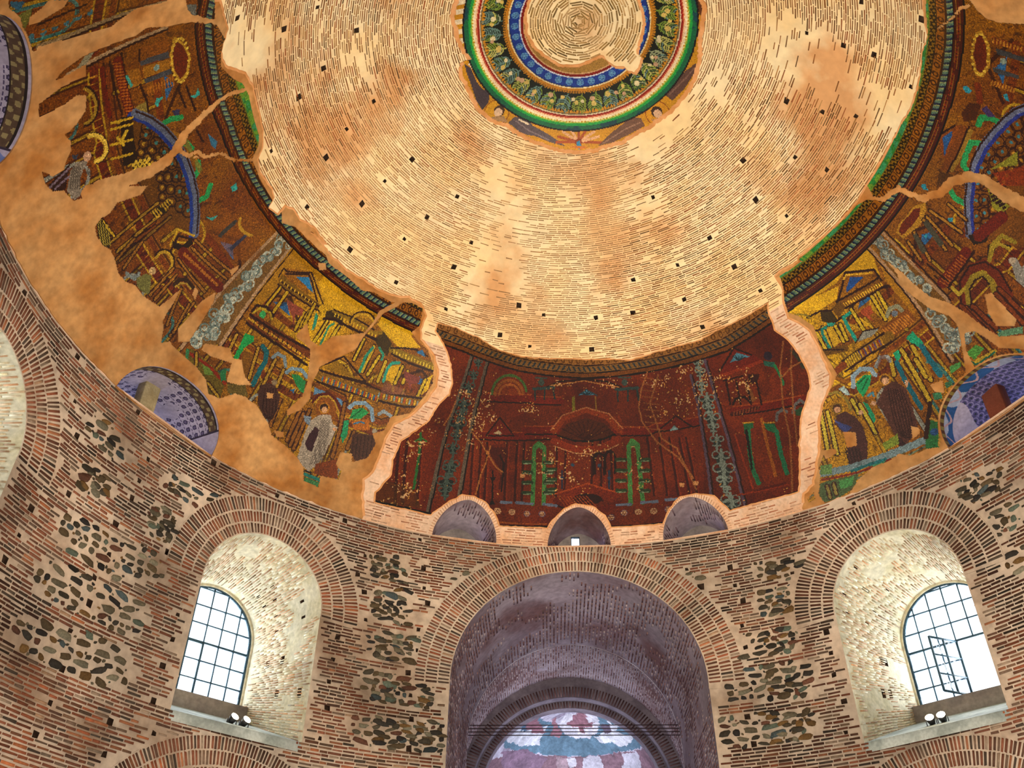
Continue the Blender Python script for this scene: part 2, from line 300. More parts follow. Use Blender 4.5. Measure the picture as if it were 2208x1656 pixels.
RUB = [('J', [(430,20),(560,10),(600,160),(520,200),(440,150)]), ('J', [(800,260),(870,220),(980,290),(970,380),(900,430),(830,350)]), ('J', [(870,100),(1010,60),(1010,200),(940,180)]),
 ('J', [(320,300),(420,270),(640,390),(840,490),(900,580),(870,640),(700,640),(540,600),(400,500),(330,440)]), ('J', [(190,560),(290,530),(440,590),(620,680),(780,760),(760,890),(720,940),(600,900),(400,810),(210,720),(180,620)]),
 ('J', [(50,880),(180,840),(420,910),(520,950),(700,1000),(720,1180),(610,1220),(400,1170),(250,1110),(90,1010)]), ('E', [(540,1170),(680,1200),(820,1340),(790,1450),(680,1440),(560,1290)]), ('E', [(480,1560),(620,1470),(720,1620),(700,1680),(500,1670)]),
 ('E', [(1080,1550),(1210,1550),(1240,1680),(1070,1670)]), ('K', [(40,120),(120,80),(210,130),(240,270),(160,330),(60,270)]), ('K', [(190,-10),(400,-10),(520,50),(440,95),(260,75)]), ('K', [(1370,370),(1600,390),(1600,550),(1400,530)]),
 ('K', [(1390,590),(1630,600),(1630,800),(1400,780),(1380,650)]), ('K', [(1350,850),(1700,850),(1830,900),(1820,1040),(1400,1010)]), ('K', [(1360,1060),(1760,1090),(1760,1300),(1380,1260),(1310,1160)]), ('K', [(1260,1350),(1560,1380),(1830,1370),(1820,1560),(1320,1530)]),
 ('L', [(0,380),(100,390),(205,440),(205,560),(0,500)]), ('L', [(0,590),(180,580),(215,700),(165,775),(0,760)]), ('L', [(0,850),(150,835),(440,890),(440,1000),(400,1045),(200,1020),(0,1010)]), ('L', [(0,1080),(365,1095),(375,1310),(200,1300),(0,1255)]), ('L', [(0,1335),(445,1375),(430,1570),(0,1540)]), ('L', [(470,490),(645,490),(625,555),(480,545)]),
 ('M', [(755,490),(945,490),(945,535),(755,535)]), ('M', [(810,655),(975,670),(970,820),(860,810)]), ('M', [(940,860),(1400,815),(1440,960),(1250,990),(1100,1000),(1070,1020),(965,1015)]), ('M', [(980,1075),(1528,1020),(1528,1250),(1380,1240),(1190,1265),(1000,1265)]), ('M', [(945,1355),(1528,1300),(1528,1500),(1200,1530),(970,1530)]), ('M', [(1170,430),(1460,385),(1475,525),(1200,525)]), ('M', [(1200,600),(1528,575),(1528,700),(1250,755),(1195,700)]),
 ('N', [(0,450),(200,425),(205,540),(0,570)]), ('N', [(0,605),(135,595),(145,770),(0,790)]), ('N', [(0,855),(205,835),(155,1000),(0,1000)]), ('N', [(0,1055),(195,1035),(230,1250),(0,1270)]), ('N', [(0,1335),(225,1305),(295,1370),(305,1425),(230,1510),(0,1520)]), ('N', [(1090,40),(1350,-10),(1355,65),(1230,125),(1120,95)]), ('N', [(1255,200),(1380,105),(1470,180),(1425,295),(1330,345),(1255,290)]), ('N', [(1365,420),(1530,350),(1530,560),(1400,490)]), ('I', [(1105,1540),(1265,1415),(1410,1405),(1385,1545),(1250,1625),(1115,1565)])]
rub = [T(k, p) for k, p in RUB]
# more rubble fields outside the picture, at the same heights round the wall
for a in (80, 101, -104): rub += [np.array([(a-3, -3.0), (a+3, -3.0), (a+3, -2.1), (a-3, -2.1)]), np.array([(a-3.5, -5.2), (a+3.5, -5.2), (a+3.5, -3.8), (a-3.5, -3.8)])]
rings = []         # arch rings: azimuth, hw, spring, rise, [(r0,r1)...], pitch, trim?
rings.append((.4, 3.74, 11.0, 3.74, [(.03, .33), (.38, .68), (.73, .98)], .098))
for a in (-45, 45, -91.3): rings.append((a, 1.84, 12.25, 1.82, [(.03, .30), (.36, .66), (.72, 1.10)], .092))
for a in (-45, 45): rings.append((a, 2.75, 4.6, 2.72, [(.03, .40), (.46, .78), (.82, 1.12)], .088))
def in_rings(f, s, grow=0.):
    m = np.zeros(np.shape(f), bool)
    for a, hw, sp, ri, rs, p in rings:
        u = R*np.sin(np.radians(f-a)); z = s+ZC; o = rs[-1][1]+.03+grow
        top = (z > sp-.15) & (((u/(hw+o))**2+((z-sp)/(ri+o))**2) < 1) & (np.abs(f-a) < 40)
        m |= top
    return m
PALW = ['#8a5640', '#744a38', '#604638', '#a26a4a', '#735e4e', '#9a8672', '#50443a', '#955c42']
def wall_cols(f, s, n):
    c = pick(PALW, [4, 4, 3, 1.5, 2, 1.2, 1.5, 1], n, .14); d = fbm(f*.12, s*.8, 31); g = fbm(f*.3, s*1.3, 55)
    c *= np.clip(1.25-1.1*np.clip((d-.45)*3, 0, .8), .3, 1.3)[:, None]
    red = g > .6; c[red] = c[red]*np.array([1.18, 1.0, .86]); return np.clip(c, .004, 1)
def rows(s0, s1, pitch, th, f0, f1, lmin, lmax, gap, seed):
    r = np.random.default_rng(seed); out = []
    for s in np.arange(s1-pitch/2, s0, -pitch):
        rad = float(prof(s)[0]); L = math.radians(f1-f0)*rad; n = int(L/(lmin+gap))+2; l = r.uniform(lmin, lmax, n); g = gap*r.uniform(.6, 1.6, n)
        x = np.cumsum(l+g)-(l+g)+r.uniform(-.4, 0); k = x+l < L; x, l = x[k], l[k]; t = th*r.uniform(.8, 1.15, len(x)); fa = f0+np.degrees(x/rad); fb = f0+np.degrees((x+l)/rad)
        y = s+.03*(fbm((fa+fb)*.11, np.full(len(x), s)*.4, seed+3)-.5)+r.normal(0, .004, len(x)); j = r.normal(0, .004, (len(x), 4))
        out.append(np.stack([np.stack([fa, y-t/2+j[:, 0]], 1), np.stack([fb, y-t/2+j[:, 1]], 1), np.stack([fb, y+t/2+j[:, 2]], 1), np.stack([fa, y+t/2+j[:, 3]], 1)], 1))
    return np.concatenate(out)
Q = rows(-11.5, -.03, .094, .050, -118, 118, .18, .40, .026, 11)
c = Q.mean(1); bad = np.zeros(len(Q), bool)
for k in (0, 1): bad |= inside_any(open_ps, Q[:, k, 0], Q[:, k, 1], .05) | in_rings(Q[:, k, 0], c[:, 1]) | inside_any(rub, Q[:, k, 0], c[:, 1])
bad |= inside_any(open_ps, c[:, 0], c[:, 1], .03) | in_rings(c[:, 0], c[:, 1]) | inside_any(rub, c[:, 0], c[:, 1])
for f, s in sw_c: bad |= (np.abs(c[:, 0]-f)*.21 < .20) & (np.abs(c[:, 1]-s) < .09)
bad |= (fbm(c[:, 0]*.25, c[:, 1]*2.1, 77) > .77)
Q = Q[~bad]; c = c[~bad]
lay(wall, Q, SP, rng.uniform(.008, .022, len(Q)), wall_cols(c[:, 0], c[:, 1], len(Q)), M_brick, wall)
# rubble stones
def stones(polys, seed=5):
    r = np.random.default_rng(seed); out = []
    for p in polys:
        x0, y0 = p.min(0); x1, y1 = p.max(0); y = y0+.06
        while y < y1:
            h = r.uniform(.12, .22); x = x0+r.uniform(0, .5)
            while x < x1:
                wd = min(h*r.uniform(.9, 3.1), .55); f = wd/.2138
                if pip(p, np.array([x+f/2]), np.array([y+h/2]))[0] : out.append((x+f/2, y+h/2+r.normal(0, .02), wd*.5*r.uniform(.82, 1), h*.5*r.uniform(.75, 1.05), r.integers(1e6)))
                if r.random() < .35: out.append((x+f+.1, y+h/2+r.choice([-1, 1])*h*.38, .045*r.uniform(.6, 1.3), .035*r.uniform(.6, 1.3), r.integers(1e6))) if pip(p, np.array([x+f]), np.array([y+h/2]))[0] else None
                x += f+r.uniform(.04, .16)
            y += h+r.uniform(.015, .04)
    return out
st = stones(rub); st = [q for q in st if not (inside_any(open_ps, np.array([q[0]]), np.array([q[1]]), .12)[0] or in_rings(np.array([q[0]]), np.array([q[1]]), .05)[0])]
st = [q for q in st if not ((np.abs(sw_c[:, 0]-q[0])*.21 < .16) & (np.abs(sw_c[:, 1]-q[1]) < .13)).any()]
PALS = ['#5a4c36', '#464034', '#6b6350', '#3c3832', '#7a5c34', '#5f6a5c', '#4a5658', '#6a4636', '#2f2c2a', '#7f7a66']
scol = pick(PALS, [3.4, 3, 2.8, 2, 1.8, 1.1, .7, 1.2, 1.2, 1.2], len(st), .18)
KS = 9; SV = np.zeros((len(st), 2*KS+1, 3)); an = np.linspace(0, 2*np.pi, KS, endpoint=False)
for i, (f, s, a, b, sd) in enumerate(st):
    r = np.random.default_rng(sd); q = r.uniform(.72, 1.12, KS); e = .75; ca, sa = np.cos(an+r.uniform(0, .6)), np.sin(an+r.uniform(0, .6)); tl = r.normal(0, .12)
    ux = a*q*np.sign(ca)*np.abs(ca)**e; uy = b*q*np.sign(sa)*np.abs(sa)**e+tl*ux; h = r.uniform(.025, .05)*min(1, b/.07)
    SV[i, :KS] = SP(f+ux/.2138, s+uy, np.full(KS, -.005)); SV[i, KS:2*KS] = SP(f+ux*.84/.2138, s+uy*.84, h*r.uniform(.7, 1.1, KS)); SV[i, 2*KS] = SP(f, s, h*1.15)
i_ = np.arange(KS); j_ = (i_+1) % KS; SQ = np.stack([i_, j_, j_+KS, i_+KS], 1); STt = np.stack([i_+KS, j_+KS, np.full(KS, 2*KS)], 1)
ar = np.array([q[2]*q[3] for q in st]); pj, wv = project(SV[:, 2*KS]); okk = (pj[:, 0] > 5) & (pj[:, 0] < 2203) & (pj[:, 1] > 5) & (pj[:, 1] < 1651) & (wv > 0)
order = np.argsort(-np.where(okk, ar/wv**2, -1))[:300]; sel = np.zeros(len(st), bool); sel[order] = True
for i in order: mesh('stone', SV[i], [SQ, STt], M_stone, wall, cols=np.repeat(scol[i:i+1], 2*KS, 0))
rest = np.where(~sel)[0]; nr = len(rest); of = (2*KS+1)*np.arange(nr)[:, None, None]
mesh('rubble_stones', SV[rest].reshape(-1, 3), [(SQ[None]+of).reshape(-1, 4), (STt[None]+of).reshape(-1, 3)], M_stone, wall, cols=np.concatenate([np.repeat(scol[rest], KS, 0)]*2), kind='stuff')
# ------------------------------------------------------------------ arch rings
TL = ['tall brick arch ring over the central apse', 'brick arch ring over the left window', 'brick arch ring over the right window', 'brick arch ring at the far left edge', 'crown of the brick bay arch below the left window', 'crown of the brick bay arch below the right window']
for n_, (a, hw, sp, ri, rs, pitch) in enumerate(rings):
    th = np.radians(np.linspace(-4, 184, 70)); o = rs[-1][1]+.03
    def rp(th, off, a=a, hw=hw, sp=sp, ri=ri):
        th, off = np.broadcast_arrays(th, off); u = np.cos(th)*(hw+off); z = sp+np.sin(th)*(ri+off); z = np.minimum(z, ZC-.03); return np.stack([a+np.degrees(np.arcsin(np.clip(-u/R, -1, 1))), z-ZC], -1)
    oc = np.concatenate([rp(th, o), rp(th[::-1], .0)]); bed = sheet('trim_%d' % (n_+1), oc, [], SP, M_mortar, dx=1.5, dy=.25, d=.012, edge=.02, kind='structure', label=TL[n_])
    QQ = []
    for r0, r1 in rs:
        L = math.pi*(hw+r0); nb = int(L/pitch); t = np.linspace(math.radians(-1), math.radians(181), nb)+rng.normal(0, .0015, nb); dt = .023*rng.uniform(.85, 1.2, nb)/(hw+r0); j = rng.normal(0, .008, (nb, 4))
        q = np.stack([rp(t-dt, r0+j[:, 0]), rp(t+dt, r0+j[:, 1]), rp(t+dt, r1+j[:, 2]), rp(t-dt, r1+j[:, 3])], 1)
        zt = sp+np.sin(t)*(ri+r0); q = q[(zt < ZC-.12)]; QQ.append(q)
    q = np.concatenate(QQ); cc = q.mean(1); col = wall_cols(cc[:, 0], cc[:, 1], len(q))*(1.0 if n_ else 1.25)
    lay(bed, q, SP, rng.uniform(.022, .034, len(q)), np.clip(col, 0, 1), M_brick, bed)
# ------------------------------------------------------------------ reveals (vaulted passages behind the openings)
class Loft:
    def __init__(s, A, B, ctr):
        s.A, s.B = A, B; s.l = np.concatenate([[0], np.cumsum(np.linalg.norm(np.diff(A, axis=0), axis=1))]); s.L = s.l[-1]; s.D = np.linalg.norm(B-A, axis=1).mean()
        t = np.gradient(A, axis=0); dv = B-A; n = np.cross(t, dv); n /= np.linalg.norm(n, axis=1)[:, None]+1e-9
        if ((A.mean(0)-A)*n).sum() < 0: n = -n
        s.n = n
    def __call__(s, u, v, d=0.):
        u = np.clip(u, 0, s.L); f = lambda X: np.stack([np.interp(u, s.l, X[:, k]) for k in range(3)], -1)
        a, b, n = f(s.A), f(s.B), f(s.n); t = np.asarray(v)[..., None]/s.D; return a*(1-t)+b*t+n*np.asarray(d)[..., None]*1.
    def grid(s, name, m, parent=None, nu=60, nv=8, cols=None, v1=None, sock=(), **k):
        u_ = s.us(nu); nu = len(u_)-1; gu, gv = np.meshgrid(u_, np.linspace(0, v1 or s.D, nv+1), indexing='ij'); V = s(gu.ravel(), gv.ravel(), np.zeros(gu.size))
        i, j = np.meshgrid(np.arange(nu), np.arange(nv), indexing='ij'); a = (i*(nv+1)+j).ravel(); Fq = np.stack([a, a+nv+1, a+nv+2, a+1], 1); keep = np.ones(len(Fq), bool)
        for p_, q_ in sock: keep[p_*nv+q_] = False
        o = mesh(name, V, Fq[keep], m, parent, cols=cols, **k)
        for p_, q_ in sock:
            uu = np.array([u_[p_], u_[p_+1], u_[p_+1], u_[p_]]); vv = np.array([q_, q_, q_+1, q_+1])*(v1 or s.D)/nv
            mesh('socket', np.concatenate([s(uu, vv, np.zeros(4)), s(uu, vv, np.full(4, -.22))]), [[0, 1, 5, 4], [1, 2, 6, 5], [2, 3, 7, 6], [3, 0, 4, 7], [4, 5, 6, 7]], M_dark, o)
        return o
    def us(s, nu):
        n = len(s.l); k = max(1, int(round(nu/(n-1)))); return np.interp(np.linspace(0, n-1, (n-1)*k+1), np.arange(n), s.l)
    def courses(s, parent, m, pal, wts, pitch=.095, th=.045, lmin=.2, lmax=.4, seed=1, drop=.6, u0=0., name='brick_courses', dark=1.):
        r = np.random.default_rng(seed); out = []
        for u in np.arange(u0+pitch/2, s.L, pitch):
            n = int(s.D/lmin)+2; l = r.uniform(lmin, lmax, n); x = np.cumsum(l+.03)-l-r.uniform(0, .3); k = (x > .0) & (x+l < s.D); x, l = x[k], l[k]; t = th*r.uniform(.8, 1.2, len(x))
            out.append(np.stack([np.stack([u-t/2, x], 1), np.stack([u+t/2, x], 1), np.stack([u+t/2, x+l], 1), np.stack([u-t/2, x+l], 1)], 1))
        Q = np.concatenate(out); c = Q.mean(1); Q = Q[fbm(c[:, 0]*.9, c[:, 1]*.9, seed+9) < drop]; c = Q.mean(1); col = pick(pal, wts, len(Q), .15, r)*dark
        lay(parent, Q, s, r.uniform(.006, .016, len(Q)), col, m, parent, ind=0, stuff=name)
WL = ['tall arched window in a deep brick reveal left of the central apse, casement closed', 'tall arched window in a deep brick reveal right of the central apse, casement open', 'arched reveal at the far left edge', 'arched reveal past the right edge']
PALR = ['#dcc2a0', '#cba684', '#e0d2b0', '#bd9c7c', '#e8dcc0', '#d4a47c']
def arch_window(n_, az, closed=True, full=True):
    uz = arch_uz(**WIN); A = surf(az, uz); hg, zg0, sg_, rg_ = 1.53, 9.75, 12.05, 1.52; TT = 3.0
    uzb = arch_uz(hg, zg0, sg_, rg_); B = at(az, uzb[:, 0], np.full(len(uzb), TT), uzb[:, 1]); lf = Loft(A, B, None)
    nuu = len(lf.us(90))-1; rs = np.random.default_rng(n_+40); side_ = [int(nuu*q) for q in ((.66, .72, .78, .85, .91, .95) if az < 0 else (.34, .28, .22, .15, .09, .05))]
    sk = [(i_, int(j_)) for i_ in side_ for j_ in rs.choice(np.arange(2, 14), 2, replace=False)] if abs(az) < 60 else []
    win = lf.grid('window_%d' % n_, M_reveal, kind='structure', label=WL[n_-1], nu=90, nv=18, sock=sk); lf.courses(win, M_brick, PALR, [3, 2, 3, 1.3, 3, .8], seed=n_*7, drop=.62, pitch=.085, th=.04)
    # sloping sill
    V = [A[0], A[-1], at(az, hg+.05, 2.62, 9.76), at(az, -hg-.05, 2.62, 9.76), at(az, hg, 3.1, 9.76), at(az, -hg, 3.1, 9.76)]; V = np.array(V)
    nb, lt = axes(az); sf = at(az, 0, 0, 8.72); mesh('sill', np.concatenate([V, V-[0, 0, .25]]), [[0, 1, 2, 3], [3, 2, 4, 5], [0, 1, 7, 6]], M_sill, win)
    mesh('sill_block', bxv(at(az, 0, 2.82, 9.96), [lt*1.60, nb*.2, [0, 0, .25]]), BF, M_grey, win)
    # wall behind the reveal with the glazed arch
    gh, gb, gs, gr = 1.48, 10.22, 12.04, 1.48; o = arch_uz(gh, gb, gs, gr); big = arch_uz(hg+.05, zg0-.1, sg_, rg_+.1)
    mp = lambda x, y, d: at(az, x, np.full(np.shape(x), TT-.02)-d, y)
    sheet('window_surround', big, [o], mp, M_reveal, win, dx=.6, dy=.6, d=0, hole_edge=.25, sx=1)
    fr = []; TI = TT+.08
    def bar(u0, z0, u1, z1, w_, dpt=.035): 
        c = at(az, (u0+u1)/2, TI, (z0+z1)/2); dv = lt*(u1-u0)/2+np.array([0, 0, (z1-z0)/2]); pr = np.cross(dv, nb); pr = pr/np.linalg.norm(pr)*w_/2; return (c, [dv, nb*dpt, pr])
    frame = []
    for (u0, z0), (u1, z1) in zip(o[:-1], o[1:]): frame.append(bar(u0*.985, z0, u1*.985, z1, .07, .05))
    frame.append(bar(-gh, gb+.03, gh, gb+.03, .07, .05)); fo = boxes('window_frame', frame, M_iron, win)
    us = [-.98, -.49, 0., .49, .98]; dz = .535; zs = [gb+dz*i for i in range(1, 7)]
    top = lambda u: gs+gr*math.sqrt(max(0, 1-(u/gh)**2)); side = lambda z: gh if z < gs else gh*math.sqrt(max(0, 1-((z-gs)/gr)**2))
    cz = gb+3*dz; cu0, cu1 = (-.98, 0.) if az < 0 else (0., .98); cm_ = (cu0+cu1)/2
    for u in us:
        z0 = cz if abs(u-cm_) < .1 else gb
        boxes('mullion', [bar(u, z0, u, top(u), .028)], M_iron, win)
        if u in (cu0, cu1): boxes('mullion', [bar(u, gb, u, cz, .05)], M_iron, win)
    for z in zs:
        if side(z) < .1: continue
        if z < cz-.01: boxes('glazing_bar', [bar(-side(z), z, cu0, z, .028)], M_iron, win); boxes('glazing_bar', [bar(cu1, z, side(z), z, .028)], M_iron, win)
        else: boxes('glazing_bar', [bar(-side(z), z, side(z), z, .05 if abs(z-cz) < .01 else .028)], M_iron, win)
    # panes, one by one
    ue = [-gh]+us+[gh]; ze = [gb]+zs+[gs+gr]
    for a, b in zip(ue[:-1], ue[1:]):
        for z0, z1 in zip(ze[:-1], ze[1:]):
            if a > cu0-.1 and b < cu1+.1 and z1 < cz+.01: continue
            uu = np.linspace(a, b, 5); lo_ = [(x, z0) for x in uu if top(x) > z0+.001]; hi_ = [(x, min(z1, top(x))) for x in uu[::-1] if top(x) > z0+.001]
            if len(lo_) < 2: continue
            p = np.array(lo_+hi_); V = at(az, p[:, 0], np.full(len(p), TI), p[:, 1]); V = np.concatenate([V, V+nb*.006]); n = len(p); i = np.arange(n); j = (i+1) % n
            mesh('pane', V, [np.arange(n)[None], (np.arange(n)[::-1]+n)[None], np.stack([i, j, j+n, i+n], 1)], M_glass, win)
    # casement (closed or swung into the room), hinged at cu0
    ang = 0 if closed else math.radians(112); hp = at(az, cu0, TI-.02, 0); ax_ = lt*math.cos(ang)-nb*math.sin(ang); ay = np.cross([0, 0, 1], ax_); W = cu1-cu0
    def P(x, z): return hp+ax_*x+np.array([0, 0, z])
    def cb(x0, z0, x1, z1, w_): c = (P(x0, z0)+P(x1, z1))/2; dv = (P(x1, z1)-P(x0, z0))/2; pr = np.cross(dv, ay); pr = pr/np.linalg.norm(pr)*w_/2; return (c, [dv, ay*.022, pr])
    ca = boxes('casement', [cb(0, gb+.04, 0, cz-.02, .05), cb(W, gb+.04, W, cz-.02, .05), cb(0, gb+.05, W, gb+.05, .05), cb(0, cz-.03, W, cz-.03, .05)], M_iron, win)
    boxes('glazing_bar', [cb(W/2, gb+.04, W/2, cz-.03, .045)], M_iron, ca)
    for k in (1, 2): boxes('glazing_bar', [cb(0, gb+dz*k, W, gb+dz*k, .028)], M_iron, ca)
    for x in (0, W/2):
        for k in range(3): mesh('pane', bxv(P(x+W/4, gb+dz*(k+.5)), [ax_*W/4, ay*.003, [0, 0, dz/2]]), BF, M_glass, ca)
    area('window_daylight', at(az, 0, 4.0, 12.0), at(az, 0, 0, 12.6), 3.0, 560, (1, 1, .97), sy=4.2, spread=180)
    return win
arch_window(1, -45, True); arch_window(2, 45, False); arch_window(3, -91.3, True); arch_window(4, 91, True)
# the central bay: barrel vault, wider vault behind, stepped arch and painted conch
az0 = .4; nb0, lt0 = axes(az0)
uz = arch_uz(**BAY, steps=10); A = surf(az0, uz); B = at(az0, uz[:, 0], np.full(len(uz), 6.0), uz[:, 1]); lf = Loft(A, B, None)
v1 = lf.grid('ceiling_bay_vault', M_bay, kind='structure', label='barrel vault of the central bay', nu=80, nv=14)
PALB = ['#8f6e66', '#7a5650', '#a78f8c', '#6a4844', '#b5a29e']
lf.courses(v1, M_brick, PALB, [3, 3, 2, 2, 2], seed=21, pitch=.13, th=.045, lmin=.22, lmax=.36, drop=.60, u0=7.5)
uz2 = arch_uz(4.25, 0, 10.5, 4.28, steps=10); A2 = at(az0, uz2[:, 0], np.full(len(uz2), 6.0), uz2[:, 1]); B2 = at(az0, uz2[:, 0], np.full(len(uz2), 9.5), uz2[:, 1])
lf2 = Loft(A2, B2, None); v2 = lf2.grid('ceiling_choir_vault', M_bay, kind='structure', label='purple grey vault behind the central bay', nu=80, nv=8)
lf2.courses(v2, M_brick, PALB, [2, 2, 3, 1, 4], seed=22, pitch=.10, th=.04, lmin=.12, lmax=.2, drop=.8, u0=7.5, dark=1.1)
mp = lambda T0: (lambda x, y, d: at(az0, x, np.full(np.shape(x), T0)-d, y))
sheet('wall_bay_end', arch_uz(4.8, 0, 10.4, 4.8), [arch_uz(3.74, .02, 11, 3.74)*np.array([1, 1])], mp(6.05), M_bay, None, dx=1, dy=1, sx=1, kind='structure', label='wall face closing the bay vault')
stepo = arch_uz(3.85, .02, 10.3, 3.68); inn = arch_uz(3.55, .02, 10.2, 3.5)
r1 = sheet('wall_apse_arch', arch_uz(4.9, 0, 10.4, 4.9), [stepo], mp(9.5), M_order, None, dx=1, dy=1, sx=1, hole_edge=.45, kind='structure', label='outer order of the apse arch')
r2 = sheet('wall_apse_arch_inner', arch_uz(4.3, 0, 10.35, 4.1), [inn], mp(9.95), M_order, None, dx=1, dy=1, sx=1, hole_edge=.5, kind='structure', label='inner order of the apse arch')
for par, hw, sp_, ri, T0, w0, w1 in ((r1, 3.85, 10.3, 3.68, 9.5, .03, .42), (r2, 3.55, 10.2, 3.5, 9.95, .02, .26)):
    nbk = int(math.pi*hw/.11); t = np.linspace(0, math.pi, nbk); dt = .024/hw
    f_ = lambda t, o: np.stack([np.cos(t)*(hw+o), sp_+np.sin(t)*(ri+o)], -1)
    lay(par, np.stack([f_(t-dt, w0), f_(t+dt, w0), f_(t+dt, w1), f_(t-dt, w1)], 1), mp(T0), .012, pick(['#6a4a48', '#5a3c3c', '#7f6462'], [1, 1, 1], nbk), M_brick, par)
# tie rods across the bay
for k in range(4):
    V, Fc = tube(at(az0, -3.70, 5.9, 11.42+.115*k), at(az0, 3.70, 5.9, 11.42+.115*k), .016, 8); o = mesh('tie_rod', V, Fc, M_rod, v1)
# ------------------------------------------------------------------ small lunettes in the repaired part, big ones over the piers
LL = ['small pointed lunette left of the middle one', 'small pointed lunette with a bright little window', 'small pointed lunette right of the middle one', 'wide lunette with a pale stone post', 'wide lunette with a red post', 'wide lunette at the far left edge', 'wide lunette past the right edge']
for n_, ((a, h, r), e) in enumerate([(x, 1.75) for x in LUN_S]+[(x, 2.1) for x in LUN_B]):
    small = n_ < 3; D_ = (.92 if n_ == 1 else 1.1) if small else 3.2; uz = arch_uz(h, ZC+.02, ZC+.02, r, 26, ext=e); A = surf(a, uz); k = .88 if small else 1.0
    B = at(a, uz[:, 0]*k, np.full(len(uz), D_), ZC+.02+(uz[:, 1]-ZC-.02)*(.86 if small else 1.0)); lf = Loft(A, B, None)
    if small:
        lv = lf.grid('window_%d' % (n_+5), M_bay, kind='structure', label=LL[n_], nu=30, nv=6); mb = M_grey
        lf.courses(lv, M_brick, ['#8a7078', '#7a6068', '#9a8488'], [1, 1, 1], seed=60+n_, pitch=.1, th=.04, drop=.45)
    else: lv = None
    LOFT_ = lf
    if not small:
        uu_ = lf.us(250); nu, nv = len(uu_)-1, 140; U, Vv = np.meshgrid((uu_[1:]+uu_[:-1])/2, (np.arange(nv)+.5)/nv*lf.D, indexing='ij'); base = lin('#b9b0c4'); cc = np.ones((nu, nv, 3))*base  # ground: pale plaster with some bluish daylight put into the colour
        dk = lin('#3c3450'); cell = .235; cu = (U/cell) % 1-.5; cv = ((Vv+ (0 if n_ != 4 else 0))/cell) % 1-.5; rr = np.hypot(cu, cv); w_ = fbm(U*1.3, Vv*1.3, 90+n_)
        if n_ in (3, 5):
            low = (U > .75) & (U < lf.L-.75); m = (rr < .31) & low; cc[m] = dk; m = (rr < .17) & low; cc[m] = lin('#6a5f80'); ln = (np.abs(cv) > .455) & low & (((U/.04).astype(int) % 3) > 0); cc[ln] = lin('#5a5070')
            e_ = ((U < .75) & (U > .70)) | ((U > lf.L-.75) & (U < lf.L-.70)); cc[e_] = lin('#3a3040'); m = (w_ > .66); cc[m] = base*.9
            m = ((Vv < .38) & (Vv > .05) & low); cc[m] = lin('#5b4a3a')*np.array([1, .9, .8]); m2 = m & (np.sin(U*22)*np.sin(Vv*24+U*3) > .25); cc[m2] = lin('#9a8a5c'); m3 = m & ((np.abs(Vv-.38) < .03) | (np.abs(Vv-.07) < .03)); cc[m3] = lin('#2a201c')
            bl = ((U < .68) | (U > lf.L-.68)) & (w_ > .5) & (Vv < 1.4); cc[bl] = lin('#6f7fb4')  # blue sky glare painted in patches low on both sides
        else:
            sc = (U/.2); row = np.floor(sc).astype(int); cv2 = (Vv/.2+.5*(row % 2)) % 1-.5; cu2 = sc % 1-.3; rr2 = np.hypot(cu2, cv2); low = (U > 1.15+.3*np.sin(Vv*3)) & (U < lf.L-.75)
            cc[low] = lin('#555080'); m = low & (np.abs(rr2-.46) < .09); cc[m] = lin('#8f88b8'); cc[low & (rr2 < .16)] = lin('#2f3a3c')
            m = (Vv < .45); cc[m] = np.where((w_[m] > .45)[:, None], lin('#2c5a94'), lin('#aab4cc')); m2 = m & (np.abs(np.sin(U*9)*.16+.22-Vv) < .04); cc[m2] = lin('#c0a0a8'); m3 = (Vv < .12); cc[m3] = np.where((np.sin(U*30)[m3] > 0)[:, None], lin('#5a3a20'), lin('#8a7a40'))
        lv = lf.grid('window_%d' % (n_+5), M_fresco, kind='structure', label=LL[n_], nu=nu, nv=nv, cols=cc.reshape(-1, 3))
    nb, lt = axes(a); oB = np.stack([uz[:, 0]*k, ZC+.02+(uz[:, 1]-ZC-.02)*(.86 if small else 1.0)], 1)
    mpp = lambda x, y, d, a=a, D_=D_: at(a, x, np.full(np.shape(x), D_-.01)-d, y)
    if n_ == 0 or n_ == 2: sheet('back_wall', oB, [], mpp, M_grey, lv, dx=.5, dy=.5, sx=1)
    else:
        wv_ = .15 if n_ == 1 else 1.0; zt = .86 if n_ == 1 else .95; u_ = -.10 if n_ == 1 else 0; zb = .42 if n_ == 1 else .08; hole = np.array([(u_-wv_, ZC+zb), (u_+wv_, ZC+zb), (u_+wv_, ZC+zt), (u_-wv_, ZC+zt)])
        sheet('back_wall', oB, [hole], mpp, M_grey if small else M_fresco_plain, lv, dx=.5, dy=.5, sx=1, hole_edge=.15)
        mesh('pane', bxv(at(a, u_, D_+.05, ZC+(zb+zt)/2), [lt*wv_, nb*.004, [0, 0, (zt-zb)/2]]), BF, M_glass, lv)
        fb = [(at(a, u_+q*wv_, D_+.03, ZC+(zb+zt)/2), [lt*.02, nb*.02, [0, 0, (zt-zb)/2]]) for q in (-1, 1)]+[(at(a, u_, D_+.03, ZC+q), [lt*wv_, nb*.02, [0, 0, .02]]) for q in (zb, zt)]
        boxes('window_frame', fb, M_iron, lv)
    uf = np.linspace(-h, h, 15); f0_ = surf(a, np.stack([uf, np.full(15, ZC+.02)], 1)); f1_ = at(a, uf*k, np.full(15, D_+.1), np.full(15, ZC+.02)); mesh('lunette_floor', np.concatenate([f0_, f1_, f0_-[0, 0, .05]]), [[q, q+1, q+16, q+15] for q in range(14)]+[[q, q+30, q+31, q+1] for q in range(14)], M_cream if small else M_plaster, lv)
